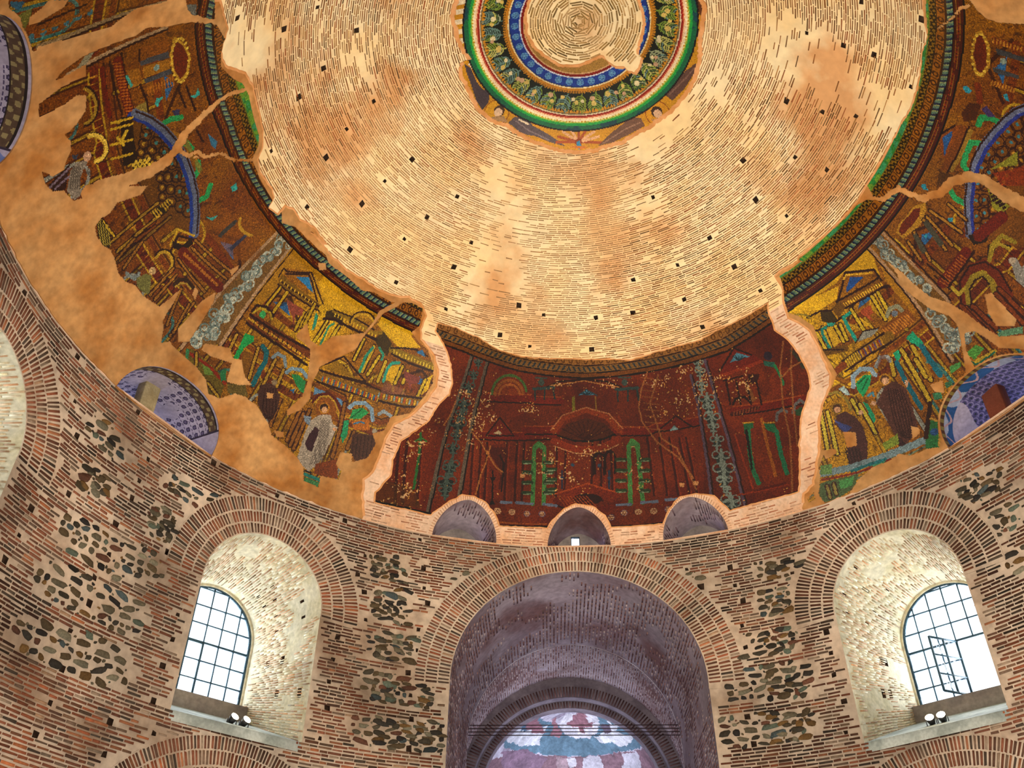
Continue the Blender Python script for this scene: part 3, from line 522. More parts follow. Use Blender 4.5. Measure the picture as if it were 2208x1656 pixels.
    if not small: area('lunette_daylight', at(a, 0, D_-.15, ZC+.55), at(a, 0, 0, ZC+1.1), 2.0, 48, (.50, .58, 1), sy=.8)
    else: area('lunette_daylight', at(a, .6, .5, ZC+.08), at(a, -.2, .4, ZC+1.0), .35, 3.5 if n_ == 1 else 2.5, (.6, .62, 1))
for a, u, T0, hw_, dh, m, lab in ((-65., -.36, .48, .26, .16, M_post, 'pale limestone post standing in the wide left lunette'), (65.4, -.38, .50, .28, .16, M_rpost, 'dark red post standing in the wide right lunette')):
    nb, lt = axes(a); c0 = at(a, u, T0, ZC+.02); hh = 1.34
    bm = bxv([0, 0, hh/2], [lt*hw_, nb*dh, [0, 0, hh/2]]); po = mesh('stone_post' if m is M_post else 'red_post', bm, BF, m, None, label=lab, category='post'); po.location = c0
    bv = po.modifiers.new('bevel', 'BEVEL'); bv.width = .03; bv.segments = 2
# ------------------------------------------------------------------ floodlights on the two sills
def flood(az, u, lab, tilt, T0=.55):
    nb, lt = axes(az); z = 8.72+.27*T0+.0; base = at(az, u, T0, z); r = empty('floodlight', base, label=lab, category='floodlight', group='floodlights on the window sills')
    dr = -nb*.45*tilt+np.array([0, 0, 1.])+lt*.25; dr /= np.linalg.norm(dr); s1 = np.cross(dr, lt); s1 /= np.linalg.norm(s1); s2 = np.cross(dr, s1)
    def cyl(a, b, ra, rb, n=16):
        t = np.linspace(0, 2*np.pi, n, endpoint=False)[:, None]; c = np.cos(t)*s1+np.sin(t)*s2; V = np.concatenate([a+c*ra, b+c*rb, [a], [b]]); i = np.arange(n); j = (i+1) % n
        return V, [np.stack([i, j, j+n, i+n], 1), np.concatenate([np.stack([j, i, np.full(n, 2*n)], 1), np.stack([i+n, j+n, np.full(n, 2*n+1)], 1)])]
    c0 = np.array([0, 0, .20]); V, f = cyl(c0-dr*.10, c0+dr*.12, .07, .12); mesh('housing', V, f, M_case, r); V, f = cyl(c0+dr*.121, c0+dr*.135, .105, .105); mesh('lens', V, f, M_lamp, r)
    boxes('bracket', [((0, 0, .01), [lt*.13, nb*.05, [0, 0, .01]]), (lt*.13+[0, 0, .11], [lt*.008, nb*.02, [0, 0, .11]]), (-lt*.13+[0, 0, .11], [lt*.008, nb*.02, [0, 0, .11]])], M_case, r)
    l = bpy.data.lights.new('flood_beam', 'SPOT'); l.energy = 330; l.color = (1, .84, .62); l.spot_size = math.radians(100); l.spot_blend = .8; l.shadow_soft_size = .12
    o = bpy.data.objects.new('flood_beam', l); link(o); o.location = Vector(base+c0+dr*.2); o.rotation_euler = Vector(dr).to_track_quat('-Z', 'Y').to_euler()
flood(-45, .12, 'left floodlight of the pair on the left window sill', 3.2); flood(-45, .47, 'right floodlight of the pair on the left window sill', 3.2)
flood(45, -.28, 'left floodlight of the pair on the right window sill', 3.2); flood(45, .02, 'right floodlight of the pair on the right window sill', 3.2)
# ------------------------------------------------------------------ floor, bays and the bay behind the photographer
mesh('floor', [[-20, -20, 0], [20, -20, 0], [20, 24, 0], [-20, 24, 0], [-20, -20, -.2], [20, -20, -.2], [20, 24, -.2], [-20, 24, -.2]], [[0, 1, 2, 3], [4, 7, 6, 5], [0, 4, 5, 1], [1, 5, 6, 2], [2, 6, 7, 3], [3, 7, 4, 0]], M_floor, kind='structure')
uz = arch_uz(**RBAY, steps=8); rb = Loft(surf(180, uz), at(180, uz[:, 0], np.full(len(uz), 6.3), uz[:, 1]), None).grid('ceiling_rear_bay', M_mortar, kind='structure'); sheet('wall_rear', arch_uz(5.3, 0, 11, 4.0), [], lambda x, y, d: at(180, x, np.full(np.shape(x), 6.3), y), M_mortar, None, dx=1, dy=1, sx=1, kind='structure')
for k, a in enumerate((-90, -45, 45, 90)):
    uz = arch_uz(**LOWBAY); Loft(surf(a, uz), at(a, uz[:, 0], np.full(len(uz), 4.), uz[:, 1]), None).grid('ceiling_side_bay', M_mortar, kind='structure', label='vault of a low side bay'); sheet('wall_side_bay', arch_uz(2.8, 0, 4.6, 2.8), [], lambda x, y, d, a=a: at(a, x, np.full(np.shape(x), 4.), y), M_mortar, None, dx=1, dy=1, sx=1, kind='structure')
# ------------------------------------------------------------------ dome shell
MC = np.array([.30, -.03])          # centre of the crown medallion
PLl = np.concatenate([T('P', [(440, -60), (462, 0)]), T('A', [(1400,0),(1425,100),(1445,180),(1400,330),(1430,420),(1560,465),(1610,560),(1656,740)]), T('B', [(190,830),(195,930),(160,1010),(175,1100),(250,1200),(265,1260),(225,1330),(290,1370),(340,1315),(385,1330),(430,1400),(520,1450),(600,1560)]),
    T('F', [(745,0),(800,60),(870,150),(960,230),(1050,280),(1140,340),(1250,385),(1330,390),(1400,430),(1430,500),(1395,580),(1400,640),(1470,720),(1500,820),(1490,920),(1430,1000),(1340,1090),(1240,1140),(1190,1230),(1150,1330),(1110,1430),(1055,1470),(1050,1560),(1055,1656)]), T('P', [(783,1112)])])
def dedupe(p, fwd=1):
    return p
PLl = np.concatenate([PLl, [[-33.2, .015], [-60, .015], [-90, .015], [-120, .015], [-158, .015], [-158, 6.5], [-140, 6.55]]]) if False else PLl
b0 = PLl[-1, 0]; PLl = np.concatenate([PLl, [(x, .015) for x in np.arange(b0, -158, -6)], [(-158, y) for y in (2, 4, 6.3)], [(-145, 6.5)]])
PLr = np.concatenate([T('P', [(2004, -60)]), T('D', [(1455,0),(1470,150),(1490,230),(1450,330),(1420,560),(1370,700),(1310,800),(1230,950),(1100,1170),(1040,1275),(960,1370),(830,1500),(660,1640)]), T('I', [(200,180),(80,240),(60,262),(85,300),(110,350),(115,430),(140,510),(205,535),(270,590),(320,680),(350,760),(393,850),(385,920),(350,1010),(320,1130),(330,1250),(310,1380),(290,1500),(235,1560),(222,1640)])])
b0 = PLr[-1, 0]; PLr = np.concatenate([PLr, [(x, .015) for x in np.arange(b0, 158, 6)], [(158, y) for y in (2, 4, 6.3)], [(145, 6.6)]])
CEN = np.concatenate([T('G', [(485,170),(600,200),(740,260),(870,340),(1000,380),(1100,392),(1300,397),(1600,400)]), T('H', [(100,598),(200,592),(330,600),(420,575),(480,552),(600,520),(750,480),(830,430),(1000,350),(1145,262),(1155,330),(1190,420),(1270,480),(1330,560),(1390,680),(1400,750),(1370,850),(1340,950),(1335,1100),(1335,1250),(1330,1380),(1200,1415),(1050,1455),(920,1490),(900,1470),(830,1400),(720,1388),(620,1410),(560,1480),(520,1570),(400,1580),(215,1590),(180,1520),(100,1465),(0,1450)]),
    T('G', [(1290,1350),(1215,1420),(1180,1470),(1000,1465),(880,1460),(850,1380),(790,1310),(720,1270),(640,1262),(560,1300),(490,1350),(440,1390),(300,1357),(80,1310),(90,1250),(150,1180),(190,1130),(200,1040),(250,920),(350,850),(430,790),(480,700),(560,620),(580,550),(570,430),(545,350),(500,260),(470,220)])])
PLl = rough(PLl, .12, .012, seed=2); PLr = rough(PLr, .12, .012, seed=3); CENr = rough(CEN, .1, .008, seed=4)
lunh = lun_ps
okd = ~(inside_any([PLl, PLr, CENr]+lunh, sd_c[:, 0], sd_c[:, 1], .05)); sdq = [q for q, k in zip(sd_q, okd) if k]; sdc = sd_c[okd]
ex = np.arange(-180, 180.1, 2.)
def band(s0, s1): return np.concatenate([np.stack([ex, np.full(len(ex), s0)], 1), np.stack([ex[::-1], np.full(len(ex), s1)], 1)])
KS_ = .35
lowq = [q for q in sdq if q[:, 1].max() < SG-.01]; hiq = [q for q in sdq if q[:, 1].min() > SG+.01]
ldome = with_sockets('ceiling_lower', band(0., SG), lunh, lowq, M_cream, M_dark, kind='structure', label='lower zone of the dome, cream masonry between the mosaics'); dome = with_sockets('ceiling', band(SG, ST-.25), [], hiq, M_dome, M_dark, kind='structure', label='bare brick upper dome around the crown medallion')
nx_ = len(ex)-1; V = [[0, 0, ZA]]+list(SP(ex[:-1], np.full(nx_, ST-.25))); mesh('crown_cap', V, [[0, i+1, (i+1) % nx_+1] for i in range(nx_)], M_dome, dome)
def in_ps(polys, Q, grow=0.):
    b = np.zeros(len(Q), bool)
    for k in (0, 1, 2, 3): b |= inside_any(polys, Q[:, k, 0], Q[:, k, 1])
    return b
# medallion outline (plan coordinates on the dome)
def Txy(c, pts): return unp3(px(c, pts))[:, :2]-MC
MO = Txy('C', [(90,100),(120,240),(165,330),(200,372),(150,392),(135,460),(200,600),(250,690),(330,760),(430,790),(520,850),(620,900),(760,945),(880,955),(1000,940),(1150,890),(1320,800),(1460,700),(1560,580),(1610,490),(1640,390),(1640,250),(1665,120)])
ang = np.degrees(np.arctan2(MO[:, 0], MO[:, 1])); r0_, r1_ = np.hypot(*MO[0]), np.hypot(*MO[-1])
MI = Txy('C', [(530,120),(540,220),(600,320),(700,390),(760,425),(850,430),(930,410),(1030,365),(1080,405),(1120,435),(1190,435),(1210,460),(1250,475),(1280,430),(1290,380),(1265,350),(1270,310),(1290,250),(1310,150)])
def close_back(P_, seed, amp=.12):   # carry an outline on round the side of the crown the photo does not show
    a0 = math.atan2(P_[-1, 0], P_[-1, 1]); a1 = math.atan2(P_[0, 0], P_[0, 1]); ra, rb = np.hypot(*P_[-1]), np.hypot(*P_[0])
    if a1 > a0: a1 -= 2*math.pi
    a1w = a1+2*math.pi; r = np.random.default_rng(seed); t = np.linspace(0, 1, 26)[1:-1]; aa = a0+(a1w-a0)*t; rr = ra+(rb-ra)*t+r.normal(0, amp, len(t))*np.sin(np.pi*t)
    return np.concatenate([P_, np.stack([np.sin(aa)*rr, np.cos(aa)*rr], 1)])
print('MO ang', np.round(ang, 0)[[0, 10, -1]], 'r', round(r0_, 2), round(r1_, 2))
MOc = rough(close_back(MO, 3), .08, .015, sx=1, seed=8); MIc = rough(close_back(MI, 5, .05), .08, .012, sx=1, seed=9)
def grow_xy(p, g): c = p.mean(0); q = p-c; return c+q*(1+g/np.hypot(q[:, 0], q[:, 1])[:, None])
MOb = grow_xy(MOc, .12); MIb = grow_xy(MIc, -.09)
def zdome(x, y): r = np.hypot(x, y); return ZA-RD+np.sqrt(np.maximum(RD*RD-r*r, .01))
def DXY(x, y, d=0.):    # plan coordinates relative to the medallion centre
    X = np.asarray(x)+MC[0]; Y = np.asarray(y)+MC[1]; z = zdome(X, Y); P_ = np.stack([X, Y, z], -1); c = np.array([0, 0, ZA-RD]); n = (c-P_)/RD; return P_+n*np.asarray(d)[..., None]
sheet('plaster_seam', rough(MOb, .1, .01, sx=1, seed=12), [rough(MIb, .1, .008, sx=1, seed=13)], DXY, M_seam, dome, dx=.35, dy=.35, d=.03, edge=.03, hole_edge=.03, sx=1)
# dome bricks
Q = rows(SG+.03, ST-2.6, .066, .027, -180, 180, .18, .42, .025, 41); c = Q.mean(1); P3 = SP(c[:, 0], c[:, 1])[:, :2]-MC
bad = in_ps([PLl, PLr, CENr], Q) | pip(MOb, P3[:, 0], P3[:, 1])
for f, s in sdc: bad |= (np.abs(c[:, 0]-f)*.0175*prof(s)[0] < .2) & (np.abs(c[:, 1]-s) < .11)
xy = SP(c[:, 0], c[:, 1]); nz = fbm(xy[:, 0]*.45+9, xy[:, 1]*.45, 141, 4); bad |= rng.random(len(Q)) < np.clip((nz-.56)*9, .05, .93); bad |= (c[:, 1] < 7.5) & (np.abs(c[:, 0]) > 152)
Q = Q[~bad]; c = c[~bad]; xy = xy[~bad]; P3 = P3[~bad]
nz2 = fbm(xy[:, 0]*.3, xy[:, 1]*.3+5, 151, 4)[:, None]; col = pick(['#a8703e', '#8a5a30', '#b98850', '#7c5c3a', '#a8643a', '#c49c66'], [3, 2.4, 2.4, 1.6, 1.6, 1.6], len(Q), .12); lt_ = lin('#d8b080'); k = np.clip((nz2-.42)*4, 0, .75); col = col*(1-k*.8)+lt_*k*.8
col *= .92
cq = []; rc = np.random.default_rng(8)      # courses closing the crown, laid in rings round its centre
for r_ in np.arange(.12, 2.3, .072):
    L_ = 2*math.pi*r_; n = max(5, int(L_/.34)); t = (np.arange(n)+rc.uniform(0, 1))*2*math.pi/n; dt = math.pi/n-.012/r_; h_ = .021*rc.uniform(.8, 1.3)
    cq.append(np.stack([np.stack([t-dt, t*0+r_-h_], 1), np.stack([t+dt, t*0+r_-h_], 1), np.stack([t+dt, t*0+r_+h_], 1), np.stack([t-dt, t*0+r_+h_], 1)], 1))
cq = np.concatenate(cq); PM = lambda t, r, d: DXY(np.sin(t)*r, np.cos(t)*r, d)
kk_ = np.ones(len(cq), bool)
for k in range(4): kk_ &= pip(MIb, np.sin(cq[:, k, 0])*cq[:, k, 1], np.cos(cq[:, k, 0])*cq[:, k, 1])
kk_ &= rc.random(len(cq)) > .12; cq = cq[kk_]; lay(dome, cq, PM, .012, pick(['#a5854e', '#b89560', '#846c42', '#c8a878'], [2, 2, 1, 2], len(cq), .1), M_dbrick, dome, ind=60)
lay(dome, Q, SP, rng.uniform(.006, .014, len(Q)), col, M_dbrick, dome)
# cream masonry of the lower zone and the border strips
Q = rows(.03, SG-.02, .085, .035, -60, 75, .18, .34, .03, 43); c = Q.mean(1)
bad = in_ps([PLl, PLr, CENr], Q) | in_ps(lunh, Q); 
for k in range(4): bad |= inside_any(lunh, Q[:, k, 0], Q[:, k, 1], .14)
bad |= fbm(c[:, 0]*.5, c[:, 1]*1.2, 171) > .52; Q = Q[~bad]
lay(ldome, Q, SP, rng.uniform(.005, .012, len(Q)), pick(['#d09a78', '#c08060', '#dcb494', '#a87458'], [3, 1.5, 3, 1], len(Q), .08), M_dbrick, ldome)
# rims of thin bricks round the three small lunettes
for a, h, r in LUN_S:
    n = 46; t = np.linspace(.04, math.pi-.04, n)
    def rp(t, o): e = 2/1.75; u = -(h+o)*np.sign(np.cos(t))*np.abs(np.cos(t))**e; z = ZC+.02+(r+o)*np.abs(np.sin(t))**e; return uz_phis(a, np.stack([u, z], 1))
    dt = .010; q = np.stack([rp(t-dt, .01), rp(t+dt, .01), rp(t+dt, .13), rp(t-dt, .13)], 1)
    lay(ldome, q, SP, .02, pick(['#e2b48e', '#d29a74'], [1, 1], n, .06), M_dbrick, ldome, name='rim_brick')
# plaster fields, seams
low_ = lambda p: np.stack([p[:, 0], np.where(p[:, 1] < .06, -.06, p[:, 1])], 1)
pl = sheet('wall_plaster_left', PLl, [low_(lun_ps[3]), low_(lun_ps[5])], SP, M_plaster, None, dx=2, dy=.35, d=.03, edge=.03, hole_edge=.03, kind='structure', label='ochre plaster around the left gold mosaic')
pr_ = sheet('wall_plaster_right', PLr, [low_(lun_ps[4]), low_(lun_ps[6])], SP, M_plaster, None, dx=2, dy=.35, d=.03, edge=.03, hole_edge=.03, kind='structure', label='ochre plaster around the right gold mosaic')
def strip(poly, w_, name, parent, m, d, closed=False, skip=None):    # a rounded bead following an outline
    p = np.asarray(poly); q = p*np.array([.17, 1]); t = np.gradient(q, axis=0) if not closed else np.roll(q, -1, 0)-np.roll(q, 1, 0); t /= np.hypot(t[:, 0], t[:, 1])[:, None]+1e-9; n = np.stack([-t[:, 1], t[:, 0]], 1)
    a = (q+n*w_/2)/np.array([.17, 1]); b = (q-n*w_/2)/np.array([.17, 1]); N_ = len(p); V = np.concatenate([SP(a[:, 0], a[:, 1], 0.), SP(p[:, 0], p[:, 1], d), SP(b[:, 0], b[:, 1], 0.)]); i = np.arange(N_ if closed else N_-1); j = (i+1) % N_
    mesh(name, V, np.concatenate([np.stack([i, j, j+N_, i+N_], 1), np.stack([i+N_, j+N_, j+2*N_, i+2*N_], 1)]), m, parent, smooth=True)
def runs(P_, m):
    k = np.nonzero(m)[0]; return [P_[r] for r in np.split(k, np.nonzero(np.diff(k) > 1)[0]+1) if len(r) > 3]
for r_ in runs(PLl, (PLl[:, 0] > -150) & (PLl[:, 1] > .1)): strip(r_, .11, 'plaster_bead', pl, M_seam, .05)
for r_ in runs(PLr, (PLr[:, 0] < 150) & (PLr[:, 1] > .1)): strip(r_, .11, 'plaster_bead', pr_, M_seam, .05)
strip(CENr, .07, 'plaster_bead', ldome, M_seam, .045, closed=True)
# ------------------------------------------------------------------ mosaic work: every cell of these grids is one small tessera with its own colour
class Canvas:
    def __init__(s, w_, h_, to, base, cell):
        s.w, s.h, s.to, s.cell = w_, h_, to, cell; s.c = np.ones((h_, w_, 3))*lin(base); s.m = np.zeros((h_, w_), bool); s.lim = None
    def box(s, P, g=0):
        x0, y0 = np.floor(P.min(0)-g).astype(int); x1, y1 = np.ceil(P.max(0)+g).astype(int)+1
        x0, y0 = max(0, x0), max(0, y0); x1, y1 = min(s.w, x1), min(s.h, y1)
        if x1 <= x0 or y1 <= y0: return None
        Y, X = np.mgrid[y0:y1, x0:x1]; return (slice(y0, y1), slice(x0, x1)), X+.5, Y+.5
    def put(s, sl, m, col, a=1.):
        if s.lim is not None: m = m & s.lim[sl]
        s.c[sl][m] = s.c[sl][m]*(1-a)+(lin(col) if isinstance(col, str) else col)*a
    def poly(s, c, pts, col, a=1.):
        P = s.to(c, pts); b = s.box(P)
        if b: s.put(b[0], pip(P, b[1], b[2]), col, a)
    def mask(s, c, pts, val=True):
        P = s.to(c, pts); b = s.box(P)
        if b: s.m[b[0]][pip(P, b[1], b[2])] = val
    def dist(s, P, X, Y):
        D = np.full(X.shape, 1e9)
        for a, b in zip(P[:-1], P[1:]):
            t = b-a; L = t@t+1e-9; k = np.clip(((X-a[0])*t[0]+(Y-a[1])*t[1])/L, 0, 1); D = np.minimum(D, np.hypot(X-a[0]-k*t[0], Y-a[1]-k*t[1]))
        return D
    def line(s, c, pts, w_, col, a=1., mask=None):
        P = s.to(c, pts); r = max(w_/s.cell/2, .62); b = s.box(P, r+2)
        if b is None: return
        D = s.dist(P, b[1], b[2]); m = D < r
        if mask is not None: s.m[b[0]][m] = mask
        else: s.put(b[0], m, col, a)
    def disc(s, c, p, r, col, a=1., ring=None):
        P = s.to(c, [p]); R_ = r/s.cell; b = s.box(P, R_+2)
        if b is None: return
        D = np.hypot(b[1]-P[0, 0], b[2]-P[0, 1]); m = D < R_
        if ring: m &= D > R_-max(ring/s.cell, 1.1)
        s.put(b[0], m, col, a)
    def cols(s, c, L, w_, col, edge='#3a1a0a', a=1.):    # columns: a bright shaft between dark edges
        for p in L: s.line(c, p, w_+.07, edge, a); s.line(c, p, w_, col, a)
def crack(cv, c, pts, w0, w1, seed=1):   # plaster-filled crack: removes tesserae
    P = cv.to(c, pts); ww = np.linspace(w0, w1, len(P)); r = np.random.default_rng(seed)
    for i in range(len(P)-1):
        n = max(1, int(np.hypot(*(P[i+1]-P[i]))/2))
        for j in range(n):
            q = P[i]+(P[i+1]-P[i])*j/n+r.normal(0, .5, 2); b = cv.box(q[None], 12)
            if b: cv.m[b[0]][np.hypot(b[1]-q[0], b[2]-q[1]) < (ww[i]/cv.cell/2)*r.uniform(.8, 1.25)] = False
DPH, DS, F0 = .14, .025, -152.
def toL(c, pts):
    a = T(c, pts) if c != 'S' else np.array(pts, float)   # 'S': (azimuth, metres up) directly
    return np.stack([(a[:, 0]-F0)/DPH, a[:, 1]/DS], 1)
NW, NH = int(304/DPH), int(7.1/DS)
ART = []
cv = Canvas(NW, NH, toL, '#8a5a14', .025)
JX, IY = np.meshgrid((np.arange(NW)+.5)*DPH+F0, (np.arange(NH)+.5)*DS)
SGx = np.interp(JX[0], [-150, -113, -94, -80, -57, -36, -23, -10.6, 3.5, 33, 42, 49, 62, 92, 111, 150], [5.75, 5.72, 6.24, 6.37, 6.54, 6.46, 6.33, 6.02, 5.83, 5.74, 5.94, 6.06, 6.07, 6.07, 5.97, 5.9])[None]
rel = IY-SGx
# masks of the two gold mosaic fields
def M_(c, pts, v=True): cv.mask(c, rough(T(c, pts), .08, .02, seed=len(pts)) if False else pts, v)
cv.mask('A', [(50,-60),(50,40),(120,100),(150,200),(160,310),(215,320),(230,290),(420,240),(700,160),(850,50),(1020,10),(1170,0),(1190,60),(1240,115),(1300,140),(1365,140),(1440,265),(1400,330),(1400,420),(1480,500),(1540,530),(1600,640),(1650,800),(1640,930),(1600,1010),(1640,1120),(1700,1220),(1735,1290),(1790,1360),(1400,1500),(1200,1000),(1000,900),(1180,850),(1380,640),(1300,300),(1240,160),(1180,140),(1050,165),(930,170),(860,220),(620,310),(530,350),(400,440),(340,510),(420,470),(540,400),(545,480),(400,540),(240,660),(240,745),(400,660),(480,600),(530,600),(540,700),(480,790),(400,850),(440,890),(450,950),(400,1060),(400,1080),(330,1120),(260,1090),(290,1180),(330,1215),(400,1210),(460,1275),(540,1250),(750,1200),(740,1290),(700,1350),(640,1390),(600,1440),(610,1500),(650,1560),(700,1590),(730,1656),(1700,1700),(1656,900)][:0] or [(0,0),(1,0),(1,1)], False)
cv.mask('A', [(40,-80),(50,40),(120,100),(150,200),(160,310),(215,320),(230,290),(420,240),(700,160),(850,50),(1020,10),(1150,-40),(1100,-80)])
cv.mask('A', [(1170,-60),(1190,50),(1240,115),(1300,140),(1365,140),(1365,-60)])
cv.mask('A', [(860,220),(930,170),(1050,165),(1180,140),(1230,118),(1300,140),(1365,140),(1440,265),(1400,330),(1400,420),(1480,500),(1540,530),(1600,640),(1650,800),(1640,930),(1600,1010),(1635,1100),(1500,1250),(1250,1250),(1000,1180),(750,1180),(540,1250),(460,1275),(400,1210),(330,1215),(290,1180),(260,1090),(330,1120),(400,1080),(410,1040),(450,950),(440,890),(400,850),(480,790),(540,700),(530,600),(480,600),(400,660),(240,745),(240,660),(400,540),(545,480),(540,400),(420,470),(340,510),(400,440),(530,350),(620,310)])
cv.mask('A', [(1000,1100),(1635,1100),(1740,1290),(1790,1350),(1800,1656),(730,1656),(700,1590),(650,1560),(610,1500),(600,1440),(640,1390),(700,1350),(740,1290),(890,1240)])
cv.mask('E', [(640,20),(610,0),(640,50),(700,110),(730,180),(750,260),(790,310),(860,340),(900,400),(960,440),(1020,480),(1060,520),(1030,570),(1050,630),(1080,700),(1100,730),(1300,900),(1700,700),(1700,-100),(900,-150)])
cv.mask('F', [(0,690),(60,800),(120,880),(130,960),(200,990),(290,960),(350,980),(420,1030),(490,1140),(510,1210),(590,1270),(660,1340),(700,1400),(700,1480),(790,1520),(800,1450),(910,1475),(930,1420),(900,1360),(930,1310),(980,1330),(990,1370),(1080,1345),(1130,1260),(1110,1200),(1180,1180),(1220,1100),(1330,1080),(1420,980),(1470,900),(1475,800),(1440,700),(1380,650),(1340,600),(1390,560),(1410,460),(1350,425),(1290,420),(1220,420),(1120,360),(1050,350),(950,260),(850,190),(830,140),(740,60),(650,-30),(550,-60),(0,400)])
cv.mask('F', [(0,690),(-60,640),(-150,660),(-100,400),(100,200),(100,800)])
left_cols = JX < -33
# plaster areas inside
for c, p in [('A', [(430,-10),(400,40),(250,130),(170,160),(180,100),(260,40),(300,-10)]), ('A', [(545,600),(540,690),(480,790),(440,830),(400,850),(380,800),(440,640),(500,600)]),
    ('F', [(1280,400),(1150,470),(1110,540),(1060,600),(870,620),(790,680),(740,640),(720,540),(650,620),(700,660),(740,700),(735,760),(720,900),(690,980),(600,1060),(600,1095),(680,1060),(740,990),(750,900),(800,800),(900,750),(1010,700),(1060,620),(1170,490),(1290,425)]),
    ('F', [(110,660),(260,690),(280,750),(330,760),(350,860),(390,910),(310,910),(240,890),(270,780),(150,740),(90,700)]), ('F', [(920,1310),(990,1320),(985,1370),(930,1430),(890,1380)]),
    ('E', [(1370,380),(1360,440),(1290,560),(1200,700),(1130,700),(1130,620),(1200,540),(1280,440)]), ('E', [(1145,360),(1110,440),(1030,560),(1000,480),(1080,420)]), ('E', [(1240,345),(1260,380),(1240,430),(1220,400)]), ('E', [(1460,240),(1520,210),(1510,240),(1470,280)]),
    ('F', [(480,955),(520,960),(515,990),(480,990)]), ('F', [(520,1180),(580,1190),(580,1220),(540,1220)]), ('F', [(785,185),(830,185),(835,225),(790,230)])]: cv.mask(c, p, False)
crack(cv, 'A', [(540,1230),(750,1160),(950,1090),(1060,1020),(1130,930),(1180,840),(1270,750),(1390,640),(1450,600),(1560,570)], .34, .10, 1)
crack(cv, 'A', [(1130,960),(1200,990),(1250,960),(1300,1000),(1400,970),(1480,1020),(1620,1020)], .12, .07, 2); crack(cv, 'A', [(1200,985),(1260,1000),(1300,975)], .06, .06, 3)
crack(cv, 'A', [(1190,120),(1240,108),(1300,125),(1400,130)], .16, .12, 4)
# right field
cv.mask('D', [(1640,-60),(1475,-40),(1480,80),(1490,200),(1455,330),(1430,560),(1380,700),(1315,800),(1235,960),(1100,1180),(1140,1250),(1030,1310),(960,1390),(840,1500),(660,1656),(1500,1900),(2300,1700),(2300,150),(2000,140),(1870,120),(1800,60),(1760,0),(1700,-60)])
cv.mask('I', [(200,190),(90,265),(110,320),(120,420),(140,480),(200,500),(290,560),(330,680),(380,760),(430,850),(390,940),(350,1020),(330,1150),(335,1250),(350,1330),(320,1400),(330,1450),(320,1560),(360,1620),(430,1590),(500,1560),(560,1470),(640,1400),(740,1360),(800,1320),(880,1330),(960,1290),(1040,1280),(1060,1200),(1080,1100),(1150,960),(1220,880),(1350,790),(1430,740),(1560,710),(1700,690),(1700,-100),(600,-100)])
cv.mask('I', [(255,1590),(290,1550),(300,1590),(260,1615)])
for c, p in [('I', [(1310,370),(1350,360),(1500,520),(1490,560),(1380,560),(1330,480)]), ('I', [(465,1190),(540,1190),(550,1270),(490,1285)]), ('I', [(870,1155),(920,1165),(925,1200),(880,1230)]), ('I', [(720,165),(820,240),(880,300),(980,380),(1100,420),(1200,480),(1300,560),(1400,620),(1700,600),(1700,700),(1400,690),(1330,640),(1250,590),(1190,600),(1200,700),(1260,830),(1200,860),(1150,560),(1100,500),(990,460),(880,380),(800,310),(790,250)]),
    ('D', [(1740,-40),(1760,0),(1800,60),(1870,120),(1960,140),(2300,160),(2300,40),(1950,10),(1900,-60)]), ('I', [(980,910),(1060,880),(1070,960),(1010,950)]), ('I', [(340,1300),(420,1290),(430,1320),(360,1350)])]: cv.mask(c, p, False)
crack(cv, 'D', [(1080,1255),(1200,1270),(1300,1200),(1450,1265),(1560,1230),(1650,1150),(1750,1125),(1850,1140),(1950,1220),(2110,1310)], .12, .34, 5)
crack(cv, 'D', [(1560,180),(1640,110),(1690,50),(1760,20)], .06, .10, 6)
cenm = pip(CENr, JX, IY); inL = pip(PLl, JX, IY); inR = pip(PLr, JX, IY)
for p in [lun_ps[3], lun_ps[4], lun_ps[5], lun_ps[6]]:
    q = p.mean(0); g = q+(p-q)*np.array([1.045, 1.09]); cv.m &= ~pip(g, JX, IY)
# ---- painting the gold fields
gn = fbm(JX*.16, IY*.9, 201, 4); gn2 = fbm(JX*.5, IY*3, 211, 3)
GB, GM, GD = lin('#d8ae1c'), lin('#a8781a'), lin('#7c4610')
bright = np.clip(1-np.abs(np.abs(JX+1)-50)/24, 0, 1)*.55+.62*(gn-.32); k1 = np.clip(bright*1.7, 0, 1)[..., None]  # brighter about the lit bays, browner beyond: lighting partly put into the gold
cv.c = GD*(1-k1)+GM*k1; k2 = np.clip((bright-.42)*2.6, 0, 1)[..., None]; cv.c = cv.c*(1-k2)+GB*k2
BR, DK, RDC, YL, GN, TL_, BL, GY = '#7a3a12', '#33180a', '#6a2208', '#c2a028', '#2c9a58', '#1d7c7c', '#27508f', '#97a09a'
def arc(cx_, cy_, rx, ry, a0, a1, n=16): t = np.radians(np.linspace(a0, a1, n)); return np.stack([cx_+rx*np.cos(t), cy_+ry*np.sin(t)], 1)
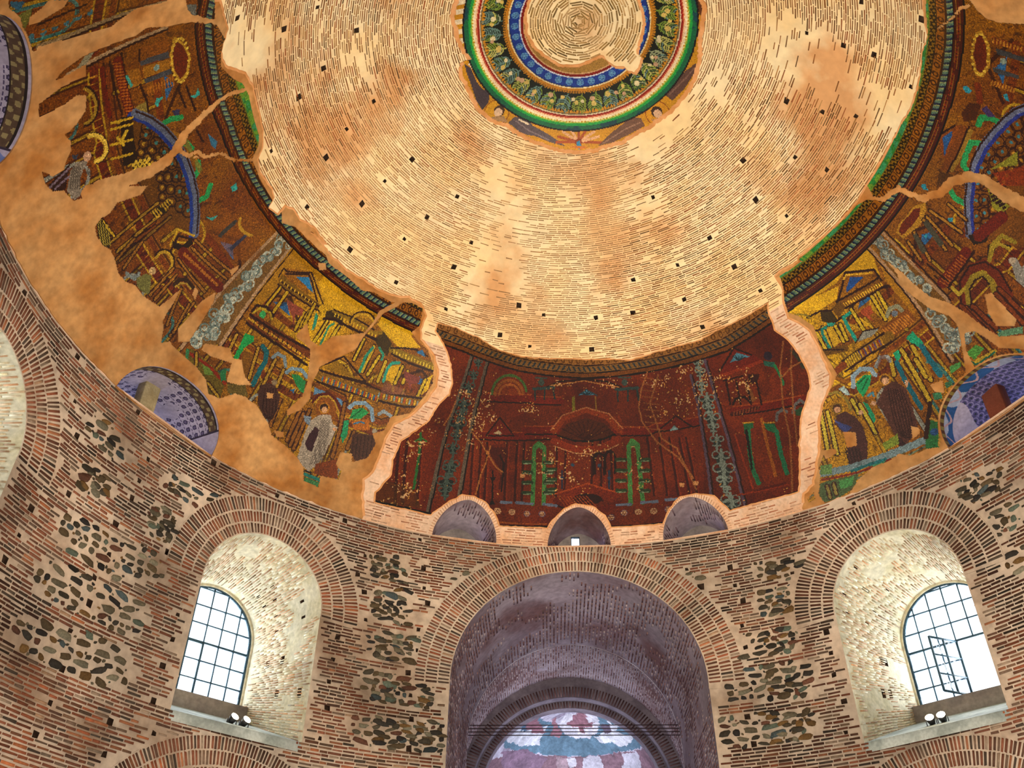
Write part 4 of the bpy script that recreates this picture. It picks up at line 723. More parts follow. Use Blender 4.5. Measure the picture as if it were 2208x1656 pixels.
def facade(f0, sgn, hw=21.5, q=1.):       # architectural scheme of one bay, drawn on the dome in azimuth and height
    X = lambda u: f0+sgn*u*hw
    def L(pts, w_, col, a=1.): cv.line('S', [(X(u), v) for u, v in pts], w_, col, a)
    def P(pts, col, a=1.): cv.poly('S', [(X(u), v) for u, v in pts], col, a)
    P([(-.98, .3), (.98, .3), (.98, 2.75), (-.98, 2.75)], BR, .35)
    for u in (-.95, -.84, -.62, -.5, -.34, -.2, .2, .34, .5, .62, .84, .95):
        L([(u, .55), (u, 2.75)], .16, DK, .75); L([(u, .55), (u, 2.75)], .07, YL, .6)
    for v, w_, c in ((2.8, .3, RDC), (2.95, .05, YL), (2.68, .05, YL), (3.15, .14, BR), (3.28, .05, DK)):
        L([(-.98, v), (-.55, v), (-.5, v-.12), (-.2, v-.12), (-.15, v+.15), (.15, v+.15), (.2, v-.12), (.5, v-.12), (.55, v), (.98, v)], w_, c, .8)
    for u in np.arange(-.95, .96, .045): L([(u, 2.72), (u, 2.88)], .03, '#c08a28' if int(u*90) % 2 else DK, .8)
    for u in (-.8, -.6, .6, .8, -.3, .3): L([(u, 3.3), (u, 4.35)], .16, DK, .7); L([(u, 3.3), (u, 4.35)], .08, YL, .7)
    for u in (-.7, .7): L([(u-.2, 4.4), (u+.2, 4.4)], .2, BR, .9); L([(u-.22, 4.52), (u, 5.05), (u+.22, 4.52)], .09, DK, .9); P([(u-.1, 4.6), (u, 4.85), (u+.1, 4.6)], '#2f6a9a')
    for u in (-.4, .4): L([(u-.1, 4.0), (u+.1, 4.0)], .2, RDC, .7); L(arc(u, 4.1, .11, .35, 0, 180), .07, YL, .8)
    L(arc(0, 3.3, .2, 1.0, 0, 180), .16, DK, .7); L(arc(0, 3.3, .2, 1.0, 0, 180), .07, YL)
    for u in (-.73, -.41, .41, .73): L([(u-.09, .6)]+list(arc(u, 1.9, .09, .4, 180, 0))+[(u+.09, .6)], .08, TL_ if abs(u) > .5 else GY, .8)
    for v in (.35, .48): L([(-.98, v), (.98, v)], .05, '#5a7a6a', .8)
for f0, s_ in ((-45, 1), (-90, 1), (45, -1), (90, -1), (-135, 1), (135, -1)):
    cv.lim = None; facade(f0, s_)
FA = lambda u: u
# fine linework everywhere
l1 = np.abs((fbm(JX*.55, IY*3.4, 801, 3)*11) % 1-.5) < .14; l1 &= (rel < -.4); cv.c[l1] = cv.c[l1]*.5+lin('#5a1c08')*.25
h = ((np.sin(JX*2.4+gn2*5)*np.sin(IY*9+gn2*6)) > .78) & (IY < 5.4); cv.c[h] = cv.c[h]*.5
SK = (IY > 5.0) & (rel < -.3) ; 
def multi(c, kind, L):
    for it in L:
        if kind == 'p': cv.poly(c, it[1], it[0])
        elif kind == 'l': cv.line(c, it[2], it[1], it[0])
# left lower field (crop F)
def sky(c, pts, col='#c99a1a'): cv.poly(c, pts, col, .85)
sky('F', [(640,60),(760,180),(1000,350),(1130,450),(1080,480),(960,430),(840,400),(760,230),(600,215),(540,330),(450,440),(380,420)], '#a87c16'); sky('F', [(830,250),(1170,470),(1110,480),(1010,480),(920,460),(830,420),(790,300)], '#d0a41c')
sky('F', [(1170,490),(1370,590),(1340,620),(1400,690),(1270,690),(1180,600),(1140,550)], '#dcb21e'); sky('F', [(790,580),(860,560),(830,620),(770,660)], '#dcb020'); sky('F', [(1190,800),(1280,790),(1260,900),(1180,880)], '#d8b022'); sky('F', [(1420,880),(1470,850),(1440,940),(1390,980)], '#e0b824'); sky('F', [(820,810),(900,760),(990,850),(1060,890)], '#8c6a14')
cv.poly('F', [(580,-20),(640,60),(205,670),(40,670),(-10,640),(540,0)], '#7a5a2c')
cv.line('F', [(545,-10),(200,360),(-30,690)], .10, '#a98a68'); cv.line('F', [(632,65),(420,350),(205,670)], .10, '#a98a68'); cv.line('F', [(648,78),(430,362),(215,680)], .04, DK)
rr = np.random.default_rng(3)
def vine(c, pts, cols, r=.17, dk='#4a3a28'):
    for x, y in pts:
        for k in range(3):
            p = (x+rr.normal(0, 16), y+rr.normal(0, 14)); cv.disc(c, p, r*rr.uniform(.6, 1), cols[k % len(cols)], 1, ring=.05); cv.disc(c, p, r*.3, cols[(k+1) % len(cols)])
vine('F', [(590,40),(555,75),(520,110),(490,150),(460,180),(425,220),(390,260),(370,290),(345,330),(300,370),(260,410),(235,450),(195,490),(210,520),(140,560),(180,600),(110,620),(60,655),(80,600)], ['#9aa59c', '#b4b8a8', '#6f7f7a'])
DKL = lambda c, p, w_=.05: cv.line(c, p, w_, DK)
cv.poly('F', [(570,250),(800,430),(790,470),(545,310)], '#7a5a16'); DKL('F', [(550,265),(580,215),(600,235),(745,240),(765,290),(815,425)]); DKL('F', [(560,290),(795,445)]); DKL('F', [(545,310),(790,470)]); DKL('F', [(595,248),(730,250),(750,300),(780,410)], .06); cv.poly('F', [(650,265),(730,268),(758,360)], '#2d79a8')
for k in range(12): t = k/11; cv.line('F', [(565+230*t, 285+160*t), (560+230*t, 298+160*t)], .035, '#d0a830')
cv.cols('F', [[(560,330),(460,460)], [(600,360),(510,490)], [(735,470),(680,560)], [(765,430),(700,560)], [(700,480),(650,580)]], .09, '#b8981c')
cv.poly('F', [(600,400),(700,460),(690,500),(650,490),(640,560),(630,500),(605,450)], '#8f4a38'); cv.poly('F', [(770,480),(788,495),(772,560),(745,590),(758,540)], '#2f8f78')
cv.poly('F', [(835,470),(885,462),(935,490),(930,560),(885,520),(825,515)], '#453410'); cv.poly('F', [(1175,590),(1225,660),(1200,740),(1150,690),(1120,640)], '#453410')
DKL('F', [(820,515),(885,520),(1000,580),(1130,640)], .09); cv.line('F', [(880,470),(1000,530),(1110,600),(1160,600)], .12, '#93741a'); DKL('F', [(880,462),(1000,510),(1120,580)], .05)
for q in range(14): t = q/13; cv.line('F', [(890+240*t, 485+125*t), (885+240*t, 500+125*t)], .035, '#e0ba34')
cv.line('F', arc(1050, 540, 75, 65, 180, 350), .05, DK); cv.line('F', arc(1050, 545, 66, 55, 180, 350), .05, '#c9a22a')
cv.cols('F', [[(840,530),(760,660)], [(910,560),(860,640)], [(1060,640),(1000,760)], [(1120,680),(1050,830)], [(1150,740),(1080,850)], [(1190,770),(1140,890)], [(1290,800),(1245,900)], [(1425,880),(1370,1000)], [(1320,830),(1290,900)]], .09, '#c0a426')
cv.poly('F', [(835,560),(870,545),(830,640),(800,660)], '#d8b028'); cv.line('F', [(800,670),(850,560),(880,545)], .07, '#3a8a6a')
cv.line('F', [(1225,700),(1340,750),(1475,800)], .22, '#8a701a'); DKL('F', [(1220,690),(1300,690),(1370,700),(1440,740)], .06); DKL('F', [(1225,725),(1340,785),(1475,830)], .07); cv.poly('F', [(1370,715),(1425,745),(1410,700)], '#35709c')
for q in range(14): t = q/13; cv.line('F', [(1240+230*t, 705+95*t), (1236+230*t, 722+95*t)], .035, '#e0c040')
cv.line('F', [(1175,890),(1195,820),(1225,780),(1270,778)], .10, '#2f9a88'); cv.line('F', [(1035,830),(1070,740),(1110,690)], .10, '#2f9078'); cv.line('F', [(1150,690),(1175,730),(1165,760)], .08, '#2f9078')
cv.poly('F', [(1300,825),(1340,845),(1400,865),(1385,900),(1345,905),(1335,940),(1322,900),(1300,870)], '#7d4038')
DKL('F', [(390,470),(420,435),(480,445),(520,500)], .08); cv.line('F', [(400,480),(440,450),(500,480),(510,520)], .06, '#a89022'); cv.disc('F', (455,490), .11, '#3a9a5a')
cv.line('F', [(400,520),(600,650),(740,740)], .34, '#6e3a12'); DKL('F', [(380,490),(480,560),(620,640),(740,700)], .08); DKL('F', [(360,540),(560,680),(720,790)], .08); cv.line('F', [(372,512),(590,662),(730,760)], .06, '#c29a2a')
for q in range(24): t = q/23; cv.line('F', [(410+320*t, 525+220*t), (402+320*t, 545+220*t)], .035, '#a86a24' if q % 2 else DK)
cv.line('F', [(800,850),(900,900),(1030,950),(1130,970),(1300,1010),(1410,1010)], .34, '#86611c'); DKL('F', [(805,825),(1060,900),(1200,960),(1400,990)], .07); DKL('F', [(780,890),(1000,960),(1130,1000),(1300,1040),(1400,1040)], .07); DKL('F', [(820,790),(940,740),(1070,890)], .06); DKL('F', [(790,820),(1060,890)], .05)
for q in range(30): t = q/29; cv.line('F', [(815+330*t, 860+120*t), (808+330*t, 885+120*t)], .04, ['#3a6a8c', '#b04a20', '#d0a830'][q % 3])
for q in range(16): t = q/15; cv.line('F', [(1150+230*t, 960+50*t), (1145+230*t, 985+50*t)], .04, ['#7a98a0', '#b04a20', '#d0a830'][q % 3])
cv.poly('F', [(1180,890),(1290,930),(1310,970),(1160,960)], '#8a5a4a', .6)
# lower storey
cv.poly('F', [(350,600),(405,620),(400,650),(345,690),(295,780),(268,775),(320,670)], '#219a52'); cv.poly('F', [(340,700),(400,730),(420,830),(395,905),(350,860),(330,760)], '#7a5214')
cv.line('F', [(455,680),(480,715),(470,770),(430,840),(398,905)], .15, '#17646c'); cv.cols('F', [[(430,690),(375,870)], [(530,760),(450,930)], [(580,820),(540,920)], [(300,610),(230,760)]], .08, '#a8842a')
cv.line('F', [(515,745),(545,722),(585,745),(592,800)], .10, '#7d8f98'); cv.line('F', [(598,835),(630,812),(690,822),(718,862)], .11, '#7d98a8'); cv.poly('F', [(625,845),(670,850),(712,890),(700,960),(680,950),(650,900)], '#2c8a4e'); cv.poly('F', [(620,940),(650,930),(640,960)], '#2f6f9a')
cv.poly('F', [(765,925),(835,952),(758,968)], '#5f87a8'); cv.line('F', [(755,1010),(795,968),(850,962),(895,1000),(925,1060),(930,1110)], .09, '#5a1c0a'); cv.line('F', [(765,1015),(800,980),(850,975),(885,1010),(910,1080)], .05, '#b08a2a'); cv.poly('F', [(890,978),(942,1010),(930,1042)], '#5f87a8'); cv.poly('F', [(770,1030),(800,990),(850,985),(885,1020),(900,1120),(780,1100)], '#8a5216')
cv.line('F', [(972,1045),(1005,1018),(1065,1018),(1105,1055),(1112,1120)], .12, '#7f9cb0'); cv.poly('F', [(990,1060),(1050,1045),(1088,1075),(1040,1112),(970,1112)], '#2a9656'); cv.line('F', [(985,1105),(1040,1060),(1050,1050)], .04, '#135a34'); cv.line('F', [(960,1195),(940,1120)], .1, '#a85018')
cv.poly('F', [(935,1120),(970,1120),(962,1200),(932,1262),(918,1200)], '#1f9060'); cv.poly('F', [(985,1130),(1090,1110),(1095,1180),(1000,1180)], '#b06a1c'); cv.line('F', [(1000,1140),(1040,1130),(1060,1140)], .05, '#3a7898'); cv.line('F', [(1148,1085),(1175,1065),(1220,1095)], .1, '#8a98a0')
cv.cols('F', [[(945,1020),(915,1180),(870,1340)], [(700,1080),(620,1270)], [(735,1060),(640,1290)], [(1000,1190),(960,1290)], [(680,1060),(600,1240)], [(560,1000),(500,1150)]], .09, '#8a5a20')
cv.poly('F', [(450,910),(490,895),(530,915),(560,980),(545,1060),(500,1130),(462,1100),(425,1020),(428,950)], '#4d3128'); cv.disc('F', (525,895), .085, '#8f7c60'); 
for q in range(5): DKL('F', [(470+q*16, 930), (455+q*20, 1050), (480+q*8, 1110)], .03)
cv.poly('F', [(790,1090),(830,1085),(862,1090),(872,1140),(905,1165),(880,1200),(855,1260),(820,1330),(775,1390),(730,1425),(700,1400),(660,1345),(690,1250),(712,1180),(745,1120)], '#a89c8c'); cv.poly('F', [(770,1155),(795,1180),(770,1240),(750,1310),(725,1300),(705,1260),(735,1200)], '#40222a'); cv.poly('F', [(700,1090),(745,1100),(735,1150),(705,1130)], '#7c8a98')
for q in range(7): cv.line('F', [(805+q*8, 1120), (790+q*9, 1240), (740+q*10, 1380)], .03, '#7a6f64')
cv.disc('F', (822,1050), .17, '#a8741c'); cv.disc('F', (822,1046), .125, '#3a2014'); cv.disc('F', (824,1058), .095, '#c99c74'); cv.disc('F', (885,1175), .06, '#b88a64'); cv.line('F', [(700,1420),(740,1430),(745,1450)], .05, '#20141a')
cv.poly('F', [(990,1205),(1040,1198),(1110,1210),(1132,1250),(1110,1300),(1080,1345),(1010,1365),(975,1310)], '#503024'); [DKL('F', [(1000+q*22, 1215), (985+q*22, 1340)], .03) for q in range(6)]; cv.disc('F', (1122,1185), .08, '#9a9080')
cv.poly('F', [(770,1380),(900,1350),(905,1470),(760,1440)], '#7a3c14'); cv.line('F', [(705,1440),(800,1480)], .1, '#217a70'); cv.poly('F', [(705,1455),(795,1490),(780,1522),(700,1480)], '#3f7a4c')
cv.poly('F', [(0,690),(40,700),(160,800),(240,880),(200,985),(130,960),(90,860),(0,800)], '#6a5a1c'); cv.poly('F', [(90,770),(150,790),(160,850),(110,850)], '#6f8a3c'); cv.line('F', [(20,720),(140,800),(230,900)], .09, '#8a2c10'); cv.poly('F', [(0,690),(20,700),(10,760),(-10,760)], '#3a7a50'); cv.poly('F', [(200,830),(240,810),(235,880),(205,890)], '#2f7a4c'); cv.poly('F', [(240,900),(350,900),(370,980),(290,965),(250,960)], '#6a5a2a'); cv.cols('F', [[(130,900),(190,980)], [(60,720),(60,790)]], .07, '#a8882a')
# left upper field (crop A, E)
cv.poly('A', [(1180,20),(1245,20),(1240,110),(1190,60)], '#6f7c7a', .8); cv.line('A', [(1258,-20),(1262,60)], .06, DK)
bandA = [(1268,150),(1270,300),(1320,560),(1400,840),(1530,1080),(1656,1280)]
for k in range(6): cv.disc('A', (190+k*75, 230-k*32), .07, '#3f6f7c')
cv.line('A', [(230,290),(450,210),(800,75),(1050,5)], .1, '#8f7a58'); DKL('A', [(250,300),(460,225),(810,85),(1060,15)]); cv.line('A', [(230,150),(540,20)], .05, DK); cv.line('A', [(240,200),(560,60)], .05, '#8a5a1c'); cv.poly('A', [(50,0),(150,0),(110,60),(60,30)], '#28607c')
cv.poly('A', [(100,90),(190,40),(180,110),(150,170),(160,300),(140,180)], '#6a7c3c', .7)
cv.line('A', [(420,470),(640,350),(900,230),(1050,170)], .1, '#a58a68'); DKL('A', [(430,485),(650,362),(900,245),(1060,180)], .06)
for k in range(8): cv.disc('A', (500+k*12, 430-k*18), .08, '#8f8a70')
cv.poly('A', [(1100,225),(1170,270),(1210,360),(1192,470),(1145,528),(1090,450),(1075,340)], '#b8902c'); cv.poly('A', [(1112,250),(1160,285),(1195,360),(1180,450),(1142,500),(1105,440),(1092,345)], '#6b2a0c')
for t in np.linspace(0, 2*np.pi, 22): cv.disc('A', (1142+55*np.cos(t), 378+140*np.sin(t)), .04, '#d8b848')
cv.poly('A', [(880,300),(1060,240),(1065,280),(1070,360),(890,330)], '#8a5216'); cv.poly('A', [(880,385),(1065,318),(1072,358),(890,415)], '#474a50'); cv.poly('A', [(910,500),(1080,432),(1088,462),(920,525)], '#474a50'); cv.poly('A', [(900,420),(1075,362),(1080,430),(915,495)], '#9a6a1c'); cv.disc('A', (990,425), .08, '#7d9a98')
for q in range(10): cv.line('A', [(930+q*18, 545+q*0-q*7), (940+q*18, 600-q*7)], .04, '#a86a20'); 
for (a, b) in [((690,390),(770,720)), ((720,370),(800,720)), ((765,330),(850,720)), ((650,400),(700,740)), ((880,310),(880,380)), ((880,520),(930,640)), ((930,640),(935,720)), ((1130,560),(1290,900)), ((1180,540),(1240,700))]: DKL('A', [a, b], .06)
cv.line('A', [(740,380),(825,720)], .22, '#6b2208'); 
for q in range(18): cv.line('A', [(715+q*5, 400+q*19), (760+q*5, 395+q*19)], .035, '#a8601c')
cv.line('A', [(640,430),(690,730)], .12, '#6b2208'); cv.poly('A', [(800,440),(880,430),(900,520),(820,560)], '#96641c'); cv.line('A', [(800,480),(830,540)], .07, '#3f9a90')
cv.poly('A', [(850,680),(920,640),(935,720),(870,720)], '#8f7c3a'); cv.poly('A', [(1130,690),(1200,680),(1260,800),(1230,850),(1170,780)], '#7c4a16'); cv.poly('A', [(1090,700),(1135,690),(1140,740),(1110,740)], '#3a3a5c')
g_ = ['#2aa05c']
for p in ([(1025,790),(1080,755),(1145,745)], [(1150,915),(1180,905),(1215,945)], [(1255,1030),(1262,1080),(1235,1120)], [(1335,1180),(1310,1250),(1265,1275)]): cv.line('A', p, .16, GN)
cv.poly('A', [(1180,860),(1290,1080),(1270,1110),(1160,900)], '#8f6c1c', .7); cv.poly('A', [(1310,830),(1395,900),(1370,960),(1335,930)], '#7a4416'); cv.poly('A', [(1322,850),(1380,900),(1368,945),(1340,925)], '#3f7896')
for p in ([(980,660),(990,620),(1040,610),(1010,640),(1000,680)], [(1205,605),(1240,600),(1255,555),(1270,600),(1230,620)], [(1465,1190),(1500,1160),(1510,1205),(1475,1220)], [(1305,1378),(1340,1385),(1385,1370),(1350,1408)]): cv.poly('A', p, '#3aa39c')
AR = [(850,712),(950,752),(1040,820),(1110,900),(1175,1000),(1215,1110),(1243,1240),(1250,1370),(1240,1490)]
cv.poly('A', AR+[(1000,1400),(830,1000),(820,740)], '#6a4412'); cv.poly('A', [(1180,860),(1110,900),(1040,820),(950,752),(1030,800)], '#9a6a1a')
rA = np.array(AR, float)
for k, (x, y) in enumerate(rA):
    if 0 < k < 8: 
        cx_, cy_ = 840, 1150; d_ = np.array([x-cx_, y-cy_]); 
        for f_ in (.86, .74, .6, .46): cv.line('A', arc(cx_+d_[0]*f_, cy_+d_[1]*f_, 38*f_+8, 42*f_+8, 0, 360, 14), .04, '#2f1a08'); cv.disc('A', (cx_+d_[0]*f_, cy_+d_[1]*f_), .05, '#3f7f7c' if f_ > .7 else '#b08a2a')
cv.line('A', rA+np.array([-26, 16]), .16, '#1d3a86'); cv.line('A', AR, .20, '#626a80'); DKL('A', rA+np.array([10, -8]), .05)
cv.poly('A', [(760,740),(835,735),(870,1020),(780,1060)], '#2c1d0a'); 
for y in (760, 800, 900, 990): cv.line('A', [(700,y+20),(835,y-15)], .06, YL)
cv.line('A', [(770,890),(800,830)], .09, '#c9aa30'); cv.line('A', [(740,870),(780,920)], .07, '#c9aa30')
cv.poly('A', [(835,1020),(960,990),(950,1080),(840,1120)], '#3a2a0c'); [cv.disc('A', (845+14*i, 1030+18*j-i*3), .045, '#d0b03c') for i in range(8) for j in range(5) if (i+j) % 2]
cv.line('A', arc(520, 670, 85, 115, -80, 80), .10, '#a3842c'); DKL('A', arc(520, 670, 98, 128, -80, 85), .05); cv.line('A', arc(590, 940, 80, 85, -110, 80), .13, '#b8922e'); DKL('A', arc(590, 940, 92, 98, -110, 80), .05)
for t in np.radians(np.linspace(-110, 80, 16)): cv.disc('A', (590+80*np.cos(t), 940+85*np.sin(t)), .05, '#e0c050')
cv.poly('A', [(440,1085),(480,1030),(530,1020),(545,980),(565,1000),(520,1080),(498,1160),(515,1230),(470,1272),(418,1212)], '#8c8274'); cv.poly('A', [(300,1175),(440,1035),(425,1100),(415,1190),(400,1212),(330,1215)], '#38201a'); cv.disc('A', (548,992), .11, '#cfa584'); cv.poly('A', [(450,985),(490,980),(480,1010),(455,1010)], '#3a4658')
for q in range(5): cv.line('A', [(455+q*12, 1060), (440+q*15, 1200)], .03, '#5f564c')
cv.line('A', [(310,1190),(430,1070)], .05, '#7a6a78'); cv.line('A', [(340,1200),(430,1120)], .05, '#7a6a78')
for (a, b, c_) in [((700,1540),(1000,1290),'#a07c24'), ((740,1600),(1060,1330),'#a07c24'), ((640,1400),(720,1500),YL), ((760,1656),(1080,1380),'#7a5a1c'), ((820,1560),(980,1440),'#7a4414')]: cv.line('A', [a, b], .12, DK); cv.line('A', [a, b], .06, c_)
cv.poly('A', [(610,1390),(650,1400),(700,1500),(690,1580),(650,1560),(615,1490)], '#2c2410'); [cv.line('A', [(615+q*16, 1400+q*8), (640+q*14, 1560)], .03, '#a8943c') for q in range(5)]
cv.poly('A', [(950,1350),(1070,1260),(1095,1290),(990,1390)], '#b8962c'); [cv.line('A', [(960+q*15, 1350-q*11), (985+q*15, 1385-q*11)], .035, DK) for q in range(8)]; cv.poly('A', [(990,1320),(1010,1310),(1060,1350),(1040,1360)], '#2c2410')
for s_ in (0, 40, 80): cv.line('A', [(1080,1560+s_),(1130,1460+s_),(1230,1500+s_*.6)], .06, YL if s_ != 40 else DK)
cv.poly('A', [(1090,1530),(1160,1560),(1210,1510),(1230,1550),(1160,1600),(1100,1580)], '#2c1d0a')
cv.poly('A', [(1290,1450),(1440,1320),(1656,1500),(1656,1656),(1500,1656)], '#8a5216', .5); cv.poly('A', [(1380,1500),(1495,1395),(1510,1410),(1400,1515)], '#41403c'); cv.poly('A', [(1450,1580),(1560,1490),(1575,1500),(1470,1600)], '#3a3c50'); cv.line('A', arc(1640, 1420, 120, 85, 110, 200), .09, '#b08a2a')
cv.poly('E', [(860,295),(925,262),(958,275),(955,330),(945,400),(900,380),(870,345)], '#75733f'); cv.disc('E', (965,245), .10, '#bfa070'); cv.line('E', [(800,260),(850,300),(880,260)], .08, '#7f8a88'); cv.line('E', arc(1040, 190, 55, 70, -150, 60), .11, '#b8962c'); DKL('E', arc(1040, 190, 66, 82, -150, 60), .05)
cv.line('E', [(1105,335),(1140,300),(1190,305),(1225,350)], .11, '#3a2414'); cv.line('E', [(1115,345),(1145,325),(1185,328),(1210,360)], .05, '#b09238'); 
for (a, b) in [((950,400),(1100,230)), ((980,430),(1120,270)), ((1150,360),(1060,590)), ((1230,450),(1080,660)), ((1200,460),(1100,640)), ((1180,130),(1400,350)), ((1220,100),(1440,300)), ((1130,170),(1300,380)), ((1240,50),(1480,260)), ((850,40),(730,180)), ((900,60),(780,230))]: cv.line('E', [a, b], .12, DK); cv.line('E', [a, b], .06, '#9a6a24')
cv.line('E', [(1160,130),(1390,350)], .3, '#672408'); [cv.disc('E', (1170+q*16, 140+q*15), .05, '#a86a24') for q in range(14)]
# right field (crop I, D)
sky('I', [(150,470),(430,300),(470,240),(640,220),(700,290),(620,80),(560,120),(120,420)], '#caa01c'); sky('I', [(590,70),(700,220),(720,290),(900,500),(860,400),(620,80)], '#a87a18'); sky('I', [(150,480),(330,460),(430,400),(440,320),(130,450)], '#e0b422'); sky('I', [(520,470),(690,600),(620,560),(560,560)], '#d8b028'); sky('I', [(370,570),(450,560),(480,640),(400,690)], '#d0a828'); sky('I', [(640,330),(760,520),(720,540),(620,440)], '#c09a20')
cv.poly('I', [(620,50),(690,20),(1100,430),(1130,760),(1100,760),(870,400)], '#75521c'); cv.line('I', [(600,65),(870,380),(1000,560),(1118,765)], .09, '#a58462'); DKL('I', [(590,75),(860,390),(1108,775)], .05); cv.line('I', [(690,-10),(900,210),(1100,415)], .09, '#a58462'); DKL('I', [(704,-20),(1110,405)], .05)
vine('I', [(660,45),(700,80),(725,130),(760,150),(800,190),(835,215),(890,250),(915,300),(965,345),(985,455),(1045,515),(1075,560),(1100,600),(1120,650),(1190,600),(1195,650),(1110,690)], ['#8a948e', '#a4a898', '#66706c'], .15)
cv.poly('I', [(425,420),(680,275),(712,315),(460,470)], '#7e5418'); DKL('I', [(430,430),(480,240),(650,222),(695,285)], .07); DKL('I', [(425,415),(680,270)], .06); DKL('I', [(455,465),(715,320)], .06); cv.line('I', [(470,280),(485,255),(640,240)], .05, '#d0a42c'); cv.poly('I', [(508,268),(592,265),(490,358),(484,342)], '#20508f')
for q in range(20): t = q/19; cv.line('I', [(445+245*t, 440-140*t), (455+245*t, 455-140*t)], .035, '#e0b434')
cv.poly('I', [(328,470),(396,465),(432,520),(400,545),(340,530)], '#40300f'); cv.poly('I', [(400,460),(440,410),(480,450),(440,510)], '#6e4c14'); DKL('I', [(250,510),(330,470),(400,465)], .06); DKL('I', [(280,600),(350,570),(400,550),(470,500)], .07); cv.line('I', arc(215, 530, 60, 40, 190, 330), .06, '#8f7c2a')
cv.cols('I', [[(640,385),(720,520)], [(675,360),(740,480)], [(515,460),(600,600)], [(420,560),(470,650)], [(345,570),(400,700)], [(310,600),(370,710)], [(450,550),(490,640)]], .09, '#c4a82a')
cv.line('I', [(545,645),(500,570),(470,510),(505,482)], .11, '#1f9484'); cv.line('I', [(392,700),(345,610),(340,580),(365,565)], .09, '#1f8478'); cv.poly('I', [(370,540),(425,540),(400,562),(375,560)], '#2a9a8a')
cv.poly('I', [(568,465),(630,432),(645,480),(625,500),(665,545),(605,505),(580,490)], '#a5502c'); cv.line('I', [(728,500),(745,455),(790,440),(822,470)], .12, '#8a8a70'); cv.disc('I', (775,485), .09, '#6a7480')
cv.poly('I', [(690,570),(850,455),(905,520),(750,640)], '#7e4a18'); [cv.line('I', [(705+q*14, 580-q*9), (745+q*14, 620-q*9)], .04, '#b87a2a') for q in range(11)]; cv.poly('I', [(545,655),(580,595),(650,570),(680,575),(640,620)], '#8a8a80'); DKL('I', [(540,660),(585,590),(680,570)], .04)
cv.line('I', [(470,790),(600,700),(740,620)], .3, '#826018'); DKL('I', [(460,770),(590,680),(710,600)], .06); DKL('I', [(480,830),(620,730),(760,650)], .06); [cv.line('I', [(560+q*10, 712-q*6), (575+q*10, 745-q*6)], .035, ['#4a3a7a', '#c0902a', '#8a2c10'][q % 3]) for q in range(14)]; [cv.line('I', [(480+q*12, 760-q*8), (500+q*12, 800-q*8)], .04, '#caa82c') for q in range(7)]
cv.line('I', [(350,720),(480,690)], .2, '#6e4c14'); DKL('I', [(350,700),(470,700)], .05); cv.line('I', [(400,850),(470,790)], .2, '#7a3c12')
cv.poly('I', [(842,630),(882,588),(945,660),(930,690),(870,662)], '#1f9a72'); cv.line('I', [(935,680),(985,760),(1045,850)], .15, '#176878'); cv.line('I', [(850,650),(960,850)], .04, DK); cv.poly('I', [(765,722),(800,700),(812,740),(790,775)], '#1f9a72'); cv.line('I', [(785,775),(830,870),(875,950),(930,1045)], .13, '#156474')
cv.cols('I', [[(815,700),(900,850),(980,1000)], [(750,760),(770,850)], [(880,680),(990,880)], [(900,760),(960,860)]], .11, '#b0952a'); cv.poly('I', [(900,700),(930,710),(1000,850),(980,870)], '#9a6f18', .7)
cv.line('I', [(528,920),(525,860),(570,815),(630,815),(658,850)], .13, '#8aa2b2'); cv.line('I', [(662,800),(688,745),(730,742),(745,765)], .11, '#8a8f90'); cv.poly('I', [(543,900),(590,850),(637,850),(622,920),(585,985),(550,935)], '#1f9c62'); cv.line('I', [(560,900),(600,860)], .04, '#0f6038'); cv.line('I', [(580,940),(615,870)], .04, '#0f6038'); cv.poly('I', [(580,1010),(612,1020),(662,1110),(650,1142),(610,1062)], '#1a9068'); cv.poly('I', [(620,920),(670,930),(660,990),(610,980)], '#a87018'); cv.line('I', [(615,975),(640,955),(650,975)], .06, '#4a8aa0')
cv.poly('I', [(438,932),(472,915),(512,972),(480,968)], '#9fb4b4'); cv.line('I', [(385,965),(430,950),(490,1000),(512,1060)], .08, '#8f7c34'); cv.poly('I', [(690,720),(740,760),(760,850),(700,860),(670,800)], '#6b3410', .6)
cv.cols('I', [[(335,1080),(380,1330)], [(372,1070),(430,1320)], [(565,1025),(660,1195)], [(520,1000),(560,1080)]], .09, '#b8a636')
cv.poly('I', [(720,900),(780,888),(842,930),(880,1040),(912,1155),(882,1222),(832,1270),(790,1240),(742,1150),(700,1062),(663,1020),(700,950)], '#57362e'); 
for q in range(7): cv.line('I', [(735+q*14, 930+q*2), (755+q*18, 1060), (790+q*16, 1180), (830+q*6, 1225)], .03, '#3a2220')
cv.disc('I', (716,878), .17, '#a87a1c'); cv.disc('I', (714,876), .12, '#5a3a24'); cv.disc('I', (718,886), .10, '#cda27c'); cv.poly('I', [(640,1005),(665,1010),(655,1035),(630,1025)], '#c9a080'); cv.poly('I', [(835,880),(858,885),(850,925),(838,915)], '#c9a080'); cv.line('I', [(800,1240),(830,1280)], .16, '#3a2426')
cv.poly('I', [(430,1090),(480,1068),(540,1100),(582,1150),(612,1250),(612,1340),(580,1392),(512,1422),(490,1300),(470,1200),(412,1140)], '#4c2c2a'); cv.poly('I', [(408,1110),(440,1130),(520,1160),(480,1200),(450,1170)], '#3a4478'); cv.disc('I', (430,1050), .16, '#7f6420'); cv.disc('I', (430,1048), .12, '#4a2c1c'); cv.disc('I', (432,1058), .09, '#bf9270'); cv.disc('I', (572,1075), .07, '#c9a080')
for q in range(5): cv.line('I', [(480+q*20, 1290), (510+q*18, 1400)], .03, '#2c1a1c')
